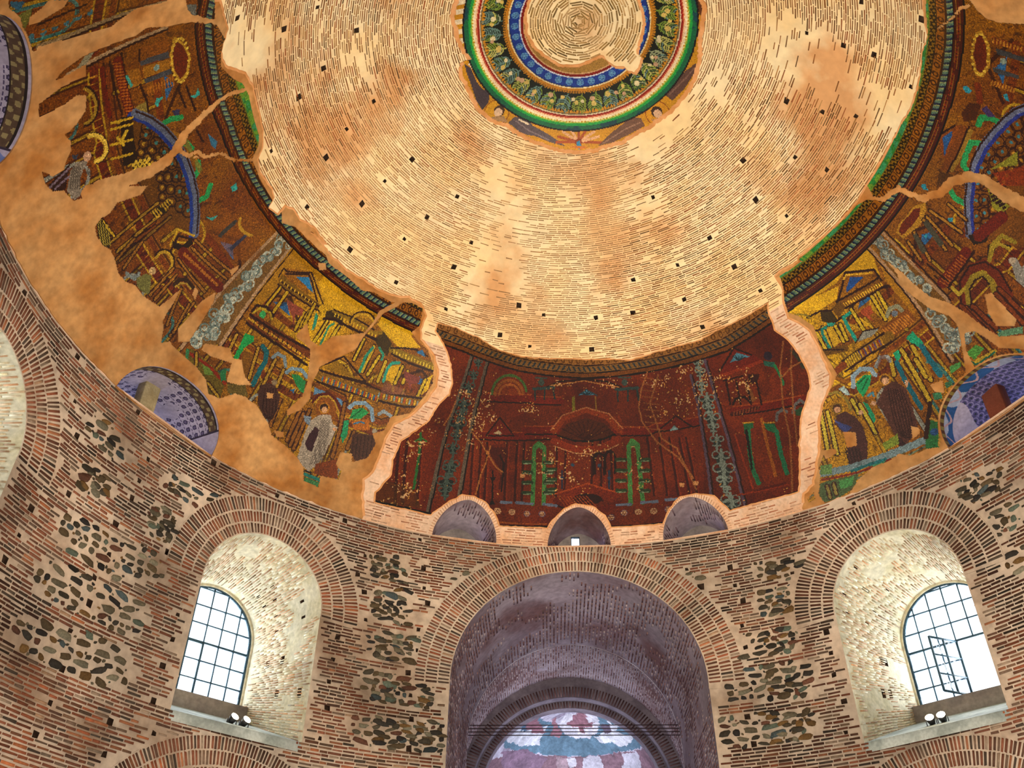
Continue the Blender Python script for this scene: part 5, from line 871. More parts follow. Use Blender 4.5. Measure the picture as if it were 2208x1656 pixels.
cv.line('I', [(330,1440),(520,1400),(700,1340),(960,1235)], .2, '#73888e'); cv.line('I', [(520,1422),(620,1385),(720,1352)], .09, '#1f6a70'); cv.line('I', [(340,1475),(560,1430),(760,1350)], .06, '#7a2410'); cv.poly('I', [(330,1500),(400,1475),(560,1440),(540,1500),(500,1545),(430,1590),(350,1610),(325,1570)], '#4c5f3a'); cv.poly('I', [(440,1480),(530,1455),(520,1510),(450,1530)], '#4a8a4c'); cv.poly('I', [(640,1390),(720,1360),(700,1390),(650,1410)], '#3f7f5c'); cv.cols('I', [[(370,1510),(390,1580)], [(410,1500),(425,1560)]], .07, '#8a7c3c'); cv.poly('I', [(330,1390),(400,1380),(400,1440),(330,1445)], '#5f7f48')
cv.poly('I', [(700,1260),(790,1200),(800,1260),(720,1300)], '#7a8a34'); cv.poly('I', [(970,1110),(1045,1135),(1040,1280),(960,1290),(955,1180)], '#2c6a3a'); cv.disc('I', (1010,1190), .1, '#2a4f7c'); DKL('I', [(985,1020),(960,1220)], .12); cv.line('I', [(990,1110),(1045,1130),(1040,1270)], .06, '#b08a3c')
cv.poly('I', [(1100,800),(1165,770),(1170,800),(1110,845)], '#4f8f4c'); cv.poly('I', [(1200,720),(1260,670),(1310,690),(1250,760)], '#4f8a3c'); cv.line('I', [(1225,790),(1370,710)], .1, '#a8902a'); cv.line('I', [(1220,760),(1260,790),(1370,715)], .05, '#1f5f4c'); cv.poly('I', [(1000,960),(1050,950),(1060,990),(1010,1000)], '#3f7f5a'); cv.poly('I', [(1070,900),(1110,880),(1120,910),(1080,930)], '#3a6a4a')
cv.poly('I', [(1370,610),(1430,580),(1540,560),(1540,600),(1450,615),(1400,640)], '#5f8a6a')
cv.line('I', [(1190,440),(1180,300),(1235,215),(1310,190),(1380,240),(1450,370)], .26, '#6f2c0c'); DKL('I', [(1170,440),(1162,290),(1220,200),(1310,175),(1395,225),(1470,350)], .05); cv.line('I', [(1218,440),(1205,330),(1240,265),(1300,240),(1350,290),(1375,370)], .14, '#988428'); DKL('I', [(1235,440),(1222,340),(1252,285),(1300,262),(1340,310)], .05)
cv.cols('I', [[(1200,450),(1370,610)], [(1240,440),(1380,570)], [(1380,370),(1540,540)], [(1400,340),(1560,500)], [(1170,440),(1330,600)]], .10, '#7c3c14'); cv.line('I', [(1340,160),(1350,90),(1400,60),(1450,90)], .13, '#a08c2c'); DKL('I', [(1330,160),(1335,80),(1400,45),(1465,85)], .05); cv.poly('I', [(1465,170),(1500,150),(1560,260),(1560,340),(1500,290)], '#8f8c84'); cv.disc('I', (1475,170), .09, '#b8a890')
cv.line('I', [(1010,260),(1120,350)], .05, DK); cv.line('I', [(1060,300),(1200,120)], .3, '#6b2208'); [cv.line('I', [(1045+q*11, 290-q*14), (1090+q*11, 320-q*14)], .035, '#a8601c') for q in range(12)]; DKL('I', [(1100,320),(1250,110)], .06); cv.line('I', [(1120,330),(1160,370),(1190,340)], .1, '#b09a30')
cv.line('I', [(970,190),(1090,290)], .06, DK); cv.line('I', [(780,40),(860,120)], .05, YL)
cv.poly('D', [(1790,200),(1830,185),(1885,280),(1885,420),(1840,490),(1790,470),(1760,340)], '#b08428'); cv.poly('D', [(1800,225),(1830,212),(1862,290),(1862,410),(1830,460),(1800,440),(1778,340)], '#6b2a0c'); [cv.disc('D', (1822+52*np.cos(t), 340+130*np.sin(t)), .035, '#d8b848') for t in np.linspace(0, 2*np.pi, 20)]
cv.poly('D', [(1900,225),(2120,300),(2120,340),(1905,270)], '#7a3a12'); cv.poly('D', [(1925,300),(2120,365),(2120,395),(1925,335)], '#45474a'); cv.poly('D', [(1905,420),(2070,475),(2065,500),(1905,452)], '#45474a'); cv.poly('D', [(1890,500),(2050,560),(2045,590),(1880,530)], '#7a3a12'); cv.disc('D', (1970,385), .08, '#8a9c90')
for q in range(9): cv.line('D', [(1900+q*18, 510+q*6), (1890+q*18, 535+q*6)], .04, '#b07a28'); cv.line('D', [(1910+q*22, 240+q*7), (1905+q*22, 265+q*7)], .04, '#b07a28')
for p in ([(1710,550),(1735,540),(1770,575),(1750,590),(1725,580)], [(1970,600),(1995,590),(2008,640),(1985,635)], [(1440,1175),(1470,1170),(1488,1210),(1455,1205)], [(1615,1390),(1650,1385),(1645,1410),(1620,1410)], [(1460,1500),(1485,1490),(1475,1520)]): cv.poly('D', p, '#2f93a8')
cv.line('D', [(1805,535),(1820,640)], .16, '#7a3410'); cv.poly('D', [(1750,650),(1830,660),(1790,760),(1720,770),(1700,720)], '#50290f'); cv.poly('D', [(1690,790),(1740,800),(1610,1090),(1560,1080)], '#7c4616'); cv.line('D', [(1760,830),(1640,1080)], .12, '#94742a'); DKL('D', [(1750,800),(1610,1100)], .05)
cv.poly('D', [(1555,880),(1560,870),(1680,790),(1690,800),(1600,1010),(1580,1000)], '#8a4c14'); cv.poly('D', [(1580,875),(1650,825),(1592,990)], '#2c5f96'); [cv.disc('D', (1550+q*12, 860-q*7), .035, DK) for q in range(10)]
for p in ([(1810,790),(1830,745),(1880,745),(1935,770)], [(1740,955),(1765,905),(1825,910)], [(1750,1100),(1712,1050),(1730,985)], [(1630,1210),(1660,1260),(1720,1295)]): cv.line('D', p, .16, '#2c9a5c')
cv.poly('D', [(1830,690),(1860,670),(1920,740),(1870,740)], '#4a3a6a'); cv.poly('D', [(1560,1090),(1690,1120),(1640,1150),(1540,1190)], '#5a3810')
AD = [(2130,668),(2050,700),(1980,755),(1900,840),(1830,930),(1780,1030),(1750,1150),(1735,1280),(1738,1400),(1750,1500)]
cv.poly('D', AD+[(2200,1600),(2200,700)], '#7a4c14'); rD = np.array(AD, float); cD = np.array([2110, 1250])
for k, p_ in enumerate(rD):
    d_ = p_-cD
    for f_ in (.84, .7, .56, .42): cv.line('D', arc(cD[0]+d_[0]*f_, cD[1]+d_[1]*f_, 42*f_+8, 42*f_+8, 0, 360, 14), .04, '#3a1c08'); cv.disc('D', (cD[0]+d_[0]*f_, cD[1]+d_[1]*f_), .045, '#3f7f8c' if f_ > .6 else '#b88a2a')
cv.line('D', rD+np.array([24, 16]), .15, '#2a3a8c'); cv.line('D', AD, .17, '#6c7490'); DKL('D', rD+np.array([-12, -8]), .05)
cv.poly('D', [(1880,1080),(2060,960),(2060,1050),(1960,1060)], '#8c8a2c'); cv.poly('D', [(1900,1100),(2120,1050),(2120,1180),(1960,1180)], '#8a3410', .8)
cv.poly('D', [(1870,1200),(2010,1310),(1960,1360),(1900,1320)], '#8f8a2a'); [cv.disc('D', (1885+11*i+4*j, 1215+12*j+8*i), .04, DK) for i in range(8) for j in range(6) if (i+j) % 2]
cv.poly('D', [(1285,1480),(1300,1430),(1400,1310),(1470,1290),(1480,1330),(1440,1430),(1330,1520)], '#b08428'); cv.poly('D', [(1300,1470),(1320,1420),(1400,1330),(1440,1320),(1430,1380),(1380,1440),(1320,1500)], '#6b2a0c')
for (a, b) in [((1480,1380),(1640,1560)), ((1460,1400),(1600,1590)), ((1400,1480),(1500,1656)), ((1360,1540),(1440,1656)), ((1500,1340),(1700,1480)), ((1620,1300),(1730,1400))]: cv.line('D', [a, b], .14, DK); cv.line('D', [a, b], .07, '#a87a28')
cv.poly('D', [(1455,1420),(1480,1400),(1590,1550),(1560,1575)], '#4f4c3c'); cv.poly('D', [(1390,1500),(1410,1480),(1480,1600),(1450,1620)], '#4f4c3c'); cv.poly('D', [(1740,1500),(1900,1440),(1860,1540),(1780,1560)], '#2c1d10'); cv.line('D', [(1560,1656),(1800,1420),(2000,1500)], .07, YL, .0)
cv.line('D', [(1810,1500),(1960,1380)], .3, '#6b2208'); cv.line('D', [(1880,1656),(1900,1560),(1960,1500),(2040,1540)], .12, '#988428')
# frieze: red fillet, twisted garland, tongues and circles, lace band, green band
def band_(lo_, hi_, col, m=None, a=1.):
    k = (rel >= lo_) & (rel < hi_)
    if m is not None: k = k & m
    cv.c[k] = cv.c[k]*(1-a)+lin(col)*a
fm = inL | inR
band_(-.36, -.31, '#160c06', fm); band_(-.31, -.10, '#4c1c0a', fm); band_(-.25, -.23, '#8a5a1c', fm); band_(-.17, -.15, '#8a5a1c', fm); band_(-.22, -.18, '#7a2c10', fm & ((JX*1.6) % 1 < .6)); band_(-.10, -.07, '#160c06', fm); band_(-.07, .09, '#5a7a6c', fm)
tw = ((JX*.95+rel*3.2*np.sign(JX)) % 1); band_(-.07, .09, '#142c4c', fm & (tw < .36)); band_(-.07, .09, '#8f9c6c', fm & (tw > .78)); band_(.09, .16, '#3a2008', fm)
ex_ = (JX*.62) % 1; band_(.16, .40, '#96601a', fm); band_(.16, .40, '#40200c', fm & (np.abs(np.hypot((ex_-.35)*1.0, (rel-.28)*2.6)-.22) < .07)); band_(.16, .40, '#40200c', fm & (np.abs(ex_-.86) < .035)); band_(.40, .43, '#2a1808', fm)
lc = (np.sin(JX*5.2+1)*np.sin(rel*42)+.5*np.sin(JX*11+rel*20)) > .12; band_(.43, .62, '#8a6a1c', fm); band_(.43, .62, '#1f1a08', fm & ~lc); band_(.62, .66, '#6a7a2a', fm)
gg = fbm(JX*.8, IY*4, 301, 3); band_(.66, 1.2, '#2f8a44', fm); band_(.66, 1.2, '#3f9a6a', fm & (gg > .55)); band_(.66, 1.2, '#6a9a3a', fm & (gg < .42))
cv.lim = None
# ---- the painted panel in the middle (its own mask)
cenm = pip(CENr, JX, IY)
CB = fbm(JX*.3, IY*1.4, 401, 4)[..., None]; cb = lin('#5c1a0a')*(1-CB)+lin('#8a3a10')*CB; kk = (fbm(JX*.11, IY*.5, 411, 3) > .55)[..., None]; cb = np.where(kk, cb*.72, cb)
cv.c[cenm] = cb[cenm]; cv.lim = cenm
D2 = '#260c06'; LR = '#8e3414'
for f0 in (3.0,):
    pass
for x in (710, 760, 800, 925, 990, 1035, 1245, 1300, 1470, 1540): cv.line('G', [(x, 930), (x-18+(x-900)*.02, 1300)], .07, D2, .8); cv.line('G', [(x+14, 930), (x-4+(x-900)*.02, 1300)], .04, LR, .8)
for x in (150, 210, 430, 500, 560, 620, 660): cv.line('H', [(x, 1060), (x+(x-100)*.12, 1400)], .07, D2, .8); cv.line('H', [(x+12, 1060), (x+12+(x-100)*.12, 1400)], .04, LR, .8)
for x in (240, 290, 380): cv.line('G', [(x, 900), (x-30, 1320)], .09, D2, .8); cv.line('G', [(x+16, 900), (x-14, 1320)], .04, LR, .8)
for (c, P_) in (('G', [(720,880),(1000,890),(1230,880)]), ('G', [(1040,850),(1240,850)]), ('H', [(240,1020),(440,1020),(480,1000),(740,960)]), ('H', [(940,900),(1100,880),(1360,830)]), ('G', [(800,640),(1080,650)]), ('G', [(1100,660),(1270,665)])): cv.line(c, P_, .22, '#741f0a'); cv.line(c, np.array(P_)+np.array([0, 26]), .05, D2); cv.line(c, np.array(P_)-np.array([0, 26]), .04, '#a04a1c')
cv.poly('G', [(800,880),(880,770),(960,880)], '#6e2008'); cv.line('G', [(790,885),(880,768),(970,885),(790,885)], .05, D2); cv.poly('G', [(838,872),(870,850),(895,872),(880,880)], '#b8b088'); cv.poly('H', [(520,1000),(600,930),(690,990)], '#6e2008'); cv.line('H', [(510,1005),(600,928),(700,995)], .05, D2); cv.poly('H', [(562,1018),(590,985),(618,1010)], '#7fb0b8')
cv.line('G', arc(940, 620, 110, 120, 180, 350), .09, '#3f7a3a', .9); cv.line('G', arc(940, 625, 88, 92, 180, 355), .1, '#9a5a20'); cv.line('G', arc(940, 625, 66, 66, 180, 355), .08, '#a8642a'); cv.poly('G', [(880,620),(900,590),(980,590),(1000,625)], '#8a3a10')
cv.line('G', [(1180,575),(1260,540),(1420,525),(1560,540),(1656,575)], .06, D2); cv.line('G', [(1200,565),(1420,535),(1640,575)], .03, '#c08a48')
for c, x0, y0 in (('G', 1095, 575), ('H', 245, 760)):
    cv.line(c, [(x0, y0+12), (x0+130, y0+2)], .10, '#2c4a4c'); cv.line(c, [(x0+8, y0+20), (x0+10, y0+80)], .06, '#223a3c'); cv.line(c, [(x0+70, y0+20), (x0+70, y0+80)], .06, '#223a3c'); cv.line(c, [(x0+125, y0+15), (x0+135, y0+75)], .06, '#223a3c'); cv.disc(c, (x0+50, y0-30), .11, '#3c5450'); cv.line(c, [(x0+15, y0-60), (x0+85, y0-58)], .05, '#3c5450')
cv.poly('G', [(1340,640),(1360,630),(1360,720),(1340,735)], '#8a8a28'); cv.line('G', [(1490,640),(1495,730)], .06, '#8a6a28'); cv.line('G', [(1385,628),(1430,592),(1500,628)], .05, '#2a4a5a'); cv.poly('G', [(1385,626),(1435,594),(1485,626)], '#4a90b4'); [cv.line('G', [(1435, 626), (1395+q*16, 600+abs(q-2.5)*6)], .02, '#1a3a4a') for q in range(6)]
cv.line('G', [(1225,860),(1290,775),(1430,722),(1560,765),(1650,860)], .17, '#8e3a14'); cv.line('G', [(1205,850),(1280,755),(1430,705),(1575,745),(1665,840)], .04, '#c88a58', .8); cv.poly('G', [(1250,882),(1310,808),(1430,772),(1550,805),(1612,872),(1510,915),(1360,915)], '#4f2410'); [cv.line('G', [(1430, 915), (1275+q*34, 850-60*math.sin(math.pi*(q+.5)/10))], .025, '#361408') for q in range(10)]
cv.line('G', [(1248,884),(1350,917),(1440,922),(1540,908),(1615,875)], .06, '#140806'); cv.line('G', [(1225,920),(1350,968),(1450,975),(1560,950),(1640,905)], .22, '#8a3210'); cv.line('G', [(1225,950),(1350,995),(1450,1002),(1570,975),(1640,940)], .03, '#d09a68')
for (c, x, y) in (('G', 1520, 1040), ('G', 1585, 1030), ('H', 140, 1190), ('H', 205, 1180)): cv.line(c, [(x-32, y+90)]+list(arc(x, y, 32, 42, 180, 360))+[(x+32, y+90)], .06, D2)
for (c, x, y) in (('G', 1345, 1072), ('G', 1515, 1074), ('H', 145, 1225)): cv.disc(c, (x, y), .055, '#2c5470')
for c, x, y in (('G', 1276, 1110), ('G', 1578, 1110), ('H', 203, 1255)): cv.line(c, [(x, y), (x, y+110)], .06, '#22344e'); cv.disc(c, (x, y+45), .05, '#2c4a6a')
cv.poly('G', [(1240,1255),(1330,1215),(1440,1188),(1640,1250),(1620,1312),(1440,1262),(1262,1300)], '#7a2a0a'); cv.line('G', [(1240,1255),(1440,1190),(1640,1250)], .05, '#b05020'); cv.line('G', [(1240,1300),(1440,1380),(1640,1320)], .2, '#6a200a'); cv.poly('G', arc(1440, 1290, 95, 36, 0, 360), '#2c0c06'); 
for q in range(10): cv.line('G', [(1250+q*20, 1270+q*0), (1300+q*22, 1340)], .02, '#a04818')
cv.line('G', [(1245,1330),(1380,1390)], .06, D2)
GC = '#4a9a50'
cv.line('G', [(1088,1322),(1095,1130),(1100,960),(1130,932),(1162,960),(1163,1140),(1158,1320)], .13, GC); cv.poly('G', [(1098,960),(1130,930),(1165,960),(1163,990),(1130,960),(1100,990)], GC); cv.line('H', [(330,1455),(325,1250),(318,1110),(340,1075),(372,1100),(385,1250),(404,1445)], .13, GC); cv.poly('H', [(316,1110),(340,1072),(376,1100),(380,1140),(345,1110),(318,1150)], GC)
for (c, xs, ys) in (('G', (1055, 1190), (1055, 1120, 1185, 1250)), ('G', (1205, 1210), (1100, 1165, 1230)), ('H', (275, 415), (1190, 1255, 1315, 1375))):
    for x in xs:
        for y in ys: cv.line(c, [(x-24, y), (x+24, y)], .13, '#2c4a2c'); cv.line(c, [(x-24, y+8), (x+24, y+8)], .03, '#8ab08a')
for c, P_ in (('G', [(890,1310),(950,1312)]), ('G', [(985,1312),(1030,1314)]), ('G', [(1030,1318),(1085,1320)]), ('G', [(1160,1322),(1240,1332)]), ('H', [(250,1460),(330,1455)]), ('H', [(395,1445),(490,1438)]), ('H', [(540,1430),(605,1424)])): cv.line(c, P_, .09, '#6f88a8')
cv.line('G', [(835,1110),(832,1290)], .05, '#140c0c'); cv.poly('G', [(815,1150),(855,1150),(845,1170),(825,1170)], '#140c0c'); cv.poly('G', [(810,1325),(832,1290),(850,1325)], '#140c0c'); cv.poly('G', [(780,960),(930,960),(935,1010),(900,1030),(905,1120),(880,1240),(870,1220),(890,1110),(840,1040)], '#4c1a10'); cv.line('G', [(800,980),(840,1060),(890,1130)], .05, '#8a4a28'); cv.line('G', [(880,1010),(905,1060),(890,1240)], .06, D2)
GRY = '#6c6658'
for P_ in ([(700,370),(660,500),(600,680),(540,850),(500,1000),(460,1180),(420,1375)], [(800,400),(760,560),(700,800),(665,1000),(640,1150),(620,1265)]): cv.line('G', P_, .10, GRY); cv.line('G', np.array(P_)+np.array([12, 3]), .05, '#150a08')
for P_ in ([(690,690),(730,850),(765,1060),(795,1250),(812,1400)], [(775,600),(840,820),(900,1020),(960,1250),(1015,1470)]): cv.line('H', P_, .10, '#5c5068'); cv.line('H', np.array(P_)+np.array([10, 0]), .05, '#2a1010')
def candel(c, L, col, dk):
    for x, y, s_ in L:
        cv.poly(c, [(x-8*s_, y+40*s_), (x-34*s_, y-10*s_), (x-12*s_, y-18*s_), (x, y-40*s_), (x+12*s_, y-18*s_), (x+34*s_, y-10*s_), (x+8*s_, y+40*s_)], dk); cv.disc(c, (x-24*s_, y-14*s_), .10*s_, col, ring=.04); cv.disc(c, (x+24*s_, y-14*s_), .10*s_, col, ring=.04); cv.line(c, [(x, y-38*s_), (x, y+55*s_)], .07*s_, col); cv.line(c, [(x-22*s_, y+26*s_), (x+22*s_, y+26*s_)], .05, col)
candel('G', [(742,420,.7),(712,500,.8),(680,580,1),(650,690,1.1),(635,750,.9),(612,820,1.3),(600,890,.8),(580,970,1),(572,1080,1.2),(555,1100,1),(538,1190,1.5),(530,1240,1)], '#4a6660', '#1c2c2c')
candel('H', [(735,620,.8),(745,670,.8),(755,750,.9),(785,840,1.2),(795,885,.9),(815,950,1.2),(825,1000,.8),(845,1080,1),(870,1180,1.3),(885,1260,1.5),(890,1320,1.1),(905,1370,.6),(925,1440,1.3),(935,1465,1.2)], '#7f9a94', '#2c3c3c')
cv.poly('H', [(862,660),(945,525),(1060,560),(1110,600),(880,700)], '#7a220c'); cv.line('H', [(860,665),(945,525),(1050,565)], .06, D2); cv.line('H', [(870,690),(1110,605)], .10, '#98381a'); cv.poly('H', [(922,612),(962,552),(1042,575)], '#4f98b8'); [cv.line('H', [(975, 600), (940+q*18, 590-abs(q-2)*0-18+q*2)], .02, '#1a3a4a') for q in range(5)]
cv.poly('H', [(1030,680),(1100,680),(1090,720),(1050,745),(1030,720)], '#3a120c'); cv.line('H', [(1030,770),(1060,830)], .16, '#8a5a2c'); cv.poly('H', [(1120,600),(1190,610),(1180,640),(1130,630)], '#1f6a5c'); cv.line('H', [(1190,630),(1225,690),(1240,740)], .09, '#1f8a54'); cv.disc('H', (1150,572), .14, '#2a2238'); cv.line('H', [(1290,540),(1340,600),(1360,640)], .1, '#2c4a3a', .8)
cv.line('H', [(885,720),(1000,690)], .05, D2); [cv.line('H', [(900+q*60, 720), (925+q*62, 860)], .06, D2) for q in range(4)]; cv.line('H', [(940,860),(960,825),(1010,815),(1045,850)], .07, D2); cv.line('H', [(935,920),(1090,880)], .12, '#44160c'); [cv.line('H', [(945+q*18, 925-q*4), (950+q*18, 900-q*4)], .03, '#8a4a28') for q in range(9)]
cv.line('H', [(1030,985),(1040,1140),(1060,1250),(1095,1330)], .13, '#1f7a50'); cv.poly('H', [(1003,975),(1060,970),(1065,1000),(1030,1010),(1010,1040)], '#1f6a44'); cv.poly('H', [(1010,1010),(1028,1010),(1060,1240),(1050,1260)], '#120806'); cv.line('H', [(1110,945),(1150,1120),(1195,1285)], .09, '#a8641c'); cv.poly('H', [(1125,975),(1190,975),(1210,1030),(1180,1030),(1140,1010)], '#1f7a50'); cv.line('H', [(1200,1020),(1225,1150),(1262,1270)], .13, '#1f8a60'); cv.line('H', [(1000,972),(1065,966)], .04, '#c09a28'); cv.line('H', [(1122,970),(1190,968)], .04, '#c09a28')
cv.line('H', [(1200,955),(1205,915),(1235,892),(1262,905)], .09, '#6c7478'); cv.line('H', [(1300,910),(1308,865),(1340,835),(1365,850)], .09, '#6c7478'); cv.poly('H', [(1310,900),(1350,870),(1360,920),(1320,930)], '#2c5a3a')
cv.line('H', [(950,1040),(1060,1360)], .05, LR); cv.line('H', [(970,1400),(1300,1330)], .05, LR); cv.line('H', [(1090,1370),(1250,1330)], .07, '#5a1c0c')
# small flowers of the lower border, black strip at the foot
for c, L in (('G', [(865,1365),(958,1372),(1052,1383),(1150,1385)]), ('H', [(377,1500),(468,1495),(555,1485),(292,1506),(215,1534)])):
    for k, (x, y) in enumerate(L): cv.disc(c, (x, y), .10, '#c9a878' if k < 2 else '#6a5a78', ring=.03); cv.disc(c, (x, y), .03, '#d8b888'); [cv.disc(c, (x+13*math.cos(t), y+13*math.sin(t)), .025, '#d0b088') for t in np.linspace(0, 6.28, 7)]
cv.line('G', [(860,1435),(1000,1445),(1180,1450)], .04, '#a0561c'); cv.line('G', [(85,1300),(300,1350),(440,1385)], .07, '#0c0806'); cv.line('G', [(880,1460),(1180,1468)], .09, '#180c08'); cv.line('H', [(215,1588),(400,1580),(520,1568)], .06, '#180c08'); cv.line('H', [(925,1488),(1100,1445),(1330,1378)], .06, '#140a08')
# left of the left divider: dark field with a green stalk
cv.poly('G', [(90,1250),(150,1170),(330,1220),(380,1350),(90,1300)], '#5a3a10', .6); cv.line('G', [(375,870),(365,1000),(350,1100),(330,1220)], .08, '#2c7a3c'); cv.line('G', [(340,920),(380,900),(410,920)], .05, '#3a8a3c')
# frieze of the painted panel
band_(-.34, -.28, '#1c0c08', cenm); band_(-.28, -.16, '#7a4a18', cenm); band_(-.16, -.12, '#1c1008', cenm); band_(-.12, .08, '#8a6a34', cenm); band_(-.10, .06, '#2c3c44', cenm & (tw < .4)); band_(.08, .12, '#3a200c', cenm); band_(.12, .7, '#a87c3c', cenm); band_(.14, .36, '#6a451c', cenm & (np.abs(np.hypot(ex_-.35, (rel-.25)*2.6)-.22) < .06))
# restorer's flaking: scattered tesserae of gold showing through
fl = .45*fbm(JX*1.3, IY*7, 501, 3)+.55*vnoise(JX*5, IY*28, 505); wz = np.zeros_like(JX)
for c, x, y, rx, ry in (('H', 560, 700, 5, .35), ('H', 650, 650, 4, .3), ('H', 800, 720, 4, .5), ('H', 1010, 740, 3, .5), ('H', 650, 850, 6, .5), ('G', 780, 740, 4, .8), ('G', 640, 620, 4, .4), ('G', 1060, 720, 3, .4), ('G', 470, 850, 3, .4), ('G', 330, 960, 2.5, .6), ('G', 250, 1230, 4, .6), ('G', 1170, 1050, 3, 1.0), ('G', 1280, 1150, 4, .5), ('G', 1300, 550, 5, .15), ('G', 1560, 560, 5, .15), ('G', 1025, 1140, 1, .15), ('H', 60, 1150, 5, .5), ('H', 370, 1280, 2, .6), ('G', 700, 800, 4, .9), ('H', 200, 720, 3, .15)):
    p = T(c, [(x, y)])[0]; wz = np.maximum(wz, np.exp(-((JX-p[0])/rx)**2-((IY-p[1])/ry)**2))
m = cenm & (fl+wz*.20 > .84) & (rel < -.3); cv.c[m] = lin('#d8a850'); m = cenm & (fl+wz*.22 > .90) & (rel < -.3); cv.c[m] = lin('#efd29a')
for P_ in ([(430,670),(395,780),(388,870),(400,960),(480,1080),(600,1170),(680,1260),(720,1370)], [(490,690),(460,850),(500,1000),(520,1070),(600,1130),(660,1230),(705,1300)], [(1240,480),(1225,640),(1235,850),(1280,1050),(1290,1380)], [(1290,500),(1280,650),(1300,900),(1330,1100)], [(1240,700),(1290,640),(1370,600)]):
    p = np.array(P_, float)+rr.normal(0, 5, (len(P_), 2)); cv.line('H', p, .05, '#a8703c', .85)
for q in range(9): cv.line('H', [(392+q*4, 700+q*38), (470+q*8, 710+q*38)], .03, '#a8703c', .6)
for P_ in ([(820,950),(790,1060),(760,1130),(725,1260)], [(700,860),(760,930),(850,1080),(900,1120)], [(600,660),(560,760),(520,820)]): cv.line('G', P_, .04, '#b87c3c', .85)
cv.lim = None
for c, x, y in (('H', 637, 1340), ('H', 720, 1330), ('G', 1025, 1140)): cv.poly(c, [(x-14, y-12), (x+14, y-12), (x+14, y+12), (x-14, y+12)], '#d8a468')
# tone per tessera, with glints painted onto random gold cells
cv.c[cenm] = cv.c[cenm]*np.array([.62, .50, .46]); cv.c[~cenm] = cv.c[~cenm]**1.12*.92
l2 = np.abs((fbm(JX*.75, IY*4.4, 811, 3)*13) % 1-.5) < .10; l2 &= (rel < -.4) & (((JX*.14+IY*.3) % 1) < .85); cv.c[l2] *= .72
cv.c *= (1+rng.normal(0, .24, (NH, NW, 1))); gsp = (rng.random((NH, NW)) < .06) & ~cenm; cv.c[gsp] = cv.c[gsp]*1.7; cv.c = np.clip(cv.c, .003, .95)
def tess(name, mask, d, matr, parent=None, **k):
    ii, jj = np.nonzero(mask); W = NW+1; a = ii*W+jj; Fq = np.stack([a, a+1, a+W+1, a+W], 1); u_, inv = np.unique(Fq.ravel(), return_inverse=True)
    y, x = u_//W, u_ % W; V = SP(x*DPH+F0, np.minimum(y*DS, 7.1), d); return mesh(name, V, inv.reshape(-1, 4), matr, parent, cols=cv.c[ii, jj], **k)
gold = cv.m & ~cenm
# clear of the plaster bead at the edge of each plaster field
def shrink(P_, g): return P_
inL = pip(PLl, JX, IY); inR = pip(PLr, JX, IY); gold &= (inL | inR)
strips = JX < 0; top = ((JX < -97) & (IY > -1))
fragm = cv.m & (JX < -100) & pip(toL('A', [(30,-90),(30,330),(240,330),(880,80),(1030,20),(1160,-20),(1160,-90)])*np.array([DPH, DS])+np.array([F0, 0]), JX, IY) & inL
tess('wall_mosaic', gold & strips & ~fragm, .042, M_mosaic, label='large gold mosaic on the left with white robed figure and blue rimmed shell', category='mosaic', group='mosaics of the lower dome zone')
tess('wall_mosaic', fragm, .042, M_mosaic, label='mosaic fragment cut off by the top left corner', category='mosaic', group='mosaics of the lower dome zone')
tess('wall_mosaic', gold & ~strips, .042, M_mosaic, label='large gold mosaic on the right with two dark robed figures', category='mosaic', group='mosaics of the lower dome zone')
cp = sheet('wall_painting', CENr, [], SP, M_plaster, None, dx=2, dy=.35, d=.028, edge=.028, label='dark red painted panel of arches between the two gold mosaics', category='painting')
tess('paint_layer', cenm, .034, M_paint, cp)
# ------------------------------------------------------------------ crown medallion
XC = .026; NM = int(8.6/XC); Xg, Yg = np.meshgrid((np.arange(NM)+.5)*XC-4.3, (np.arange(NM)+.5)*XC-4.3)
def toM(c, pts):
    p = Txy(c, pts) if c != 'S' else np.array(pts, float); return (p+4.3)/XC
cm = Canvas(NM, NM, toM, '#c98f1c', XC); rM = np.hypot(Xg, Yg); aM = np.degrees(np.arctan2(Xg, Yg))
rad = lambda y: float(np.hypot(*Txy('C', [(885, y)])[0])); print('med radii', [round(rad(y), 2) for y in (832, 822, 785, 778, 765, 750, 745, 735, 720, 700, 590, 562, 556, 550, 492, 485, 465)])
mn = fbm(Xg*2, Yg*2, 601, 3); cm.c = lin('#c9921c')*(1-mn[..., None]*.5)+lin('#a86a14')*(mn[..., None]*.5)
def ringc(r0, r1, col, m=None, a=1.):
    k = (rM < r0) & (rM >= r1)
    if m is not None: k &= m
    cm.c[k] = cm.c[k]*(1-a)+lin(col)*a
R_ = {y: rad(y) for y in (836, 826, 800, 785, 778, 770, 762, 752, 745, 735, 728, 720, 704, 588, 570, 562, 554, 548, 494, 486, 470, 462, 440)}
saw = .03*np.sin(aM*2.4); sawr = rM+saw
ringc(R_[836], R_[826], '#161014'); ringc(R_[826], R_[800], '#146040'); ringc(R_[800], R_[785], '#1f9a42'); cm.c[(rM < R_[826]) & (rM > R_[800]) & (mn > .62)] = lin('#10404a'); ringc(R_[785], R_[778], '#8ab03a'); ringc(R_[778], R_[770], '#e8dc90', ((aM*.55) % 1) < .6); ringc(R_[770], R_[762], '#f0e2c0'); ringc(R_[762], R_[752], '#eec8a0'); ringc(R_[752], R_[745], '#c05a3a'); ringc(R_[745], R_[735], '#8a1a10'); ringc(R_[735], R_[728], '#d8c8a8'); ringc(R_[728], R_[720], '#6a5a3a'); ringc(R_[720], R_[704], '#c0841c')
k = (rM+.04*np.sin(aM*3.1)+.03*np.sin(aM*7) < R_[704]) & (rM+.03*np.sin(aM*2.7) > R_[588]); cm.c[k] = lin('#12180e')
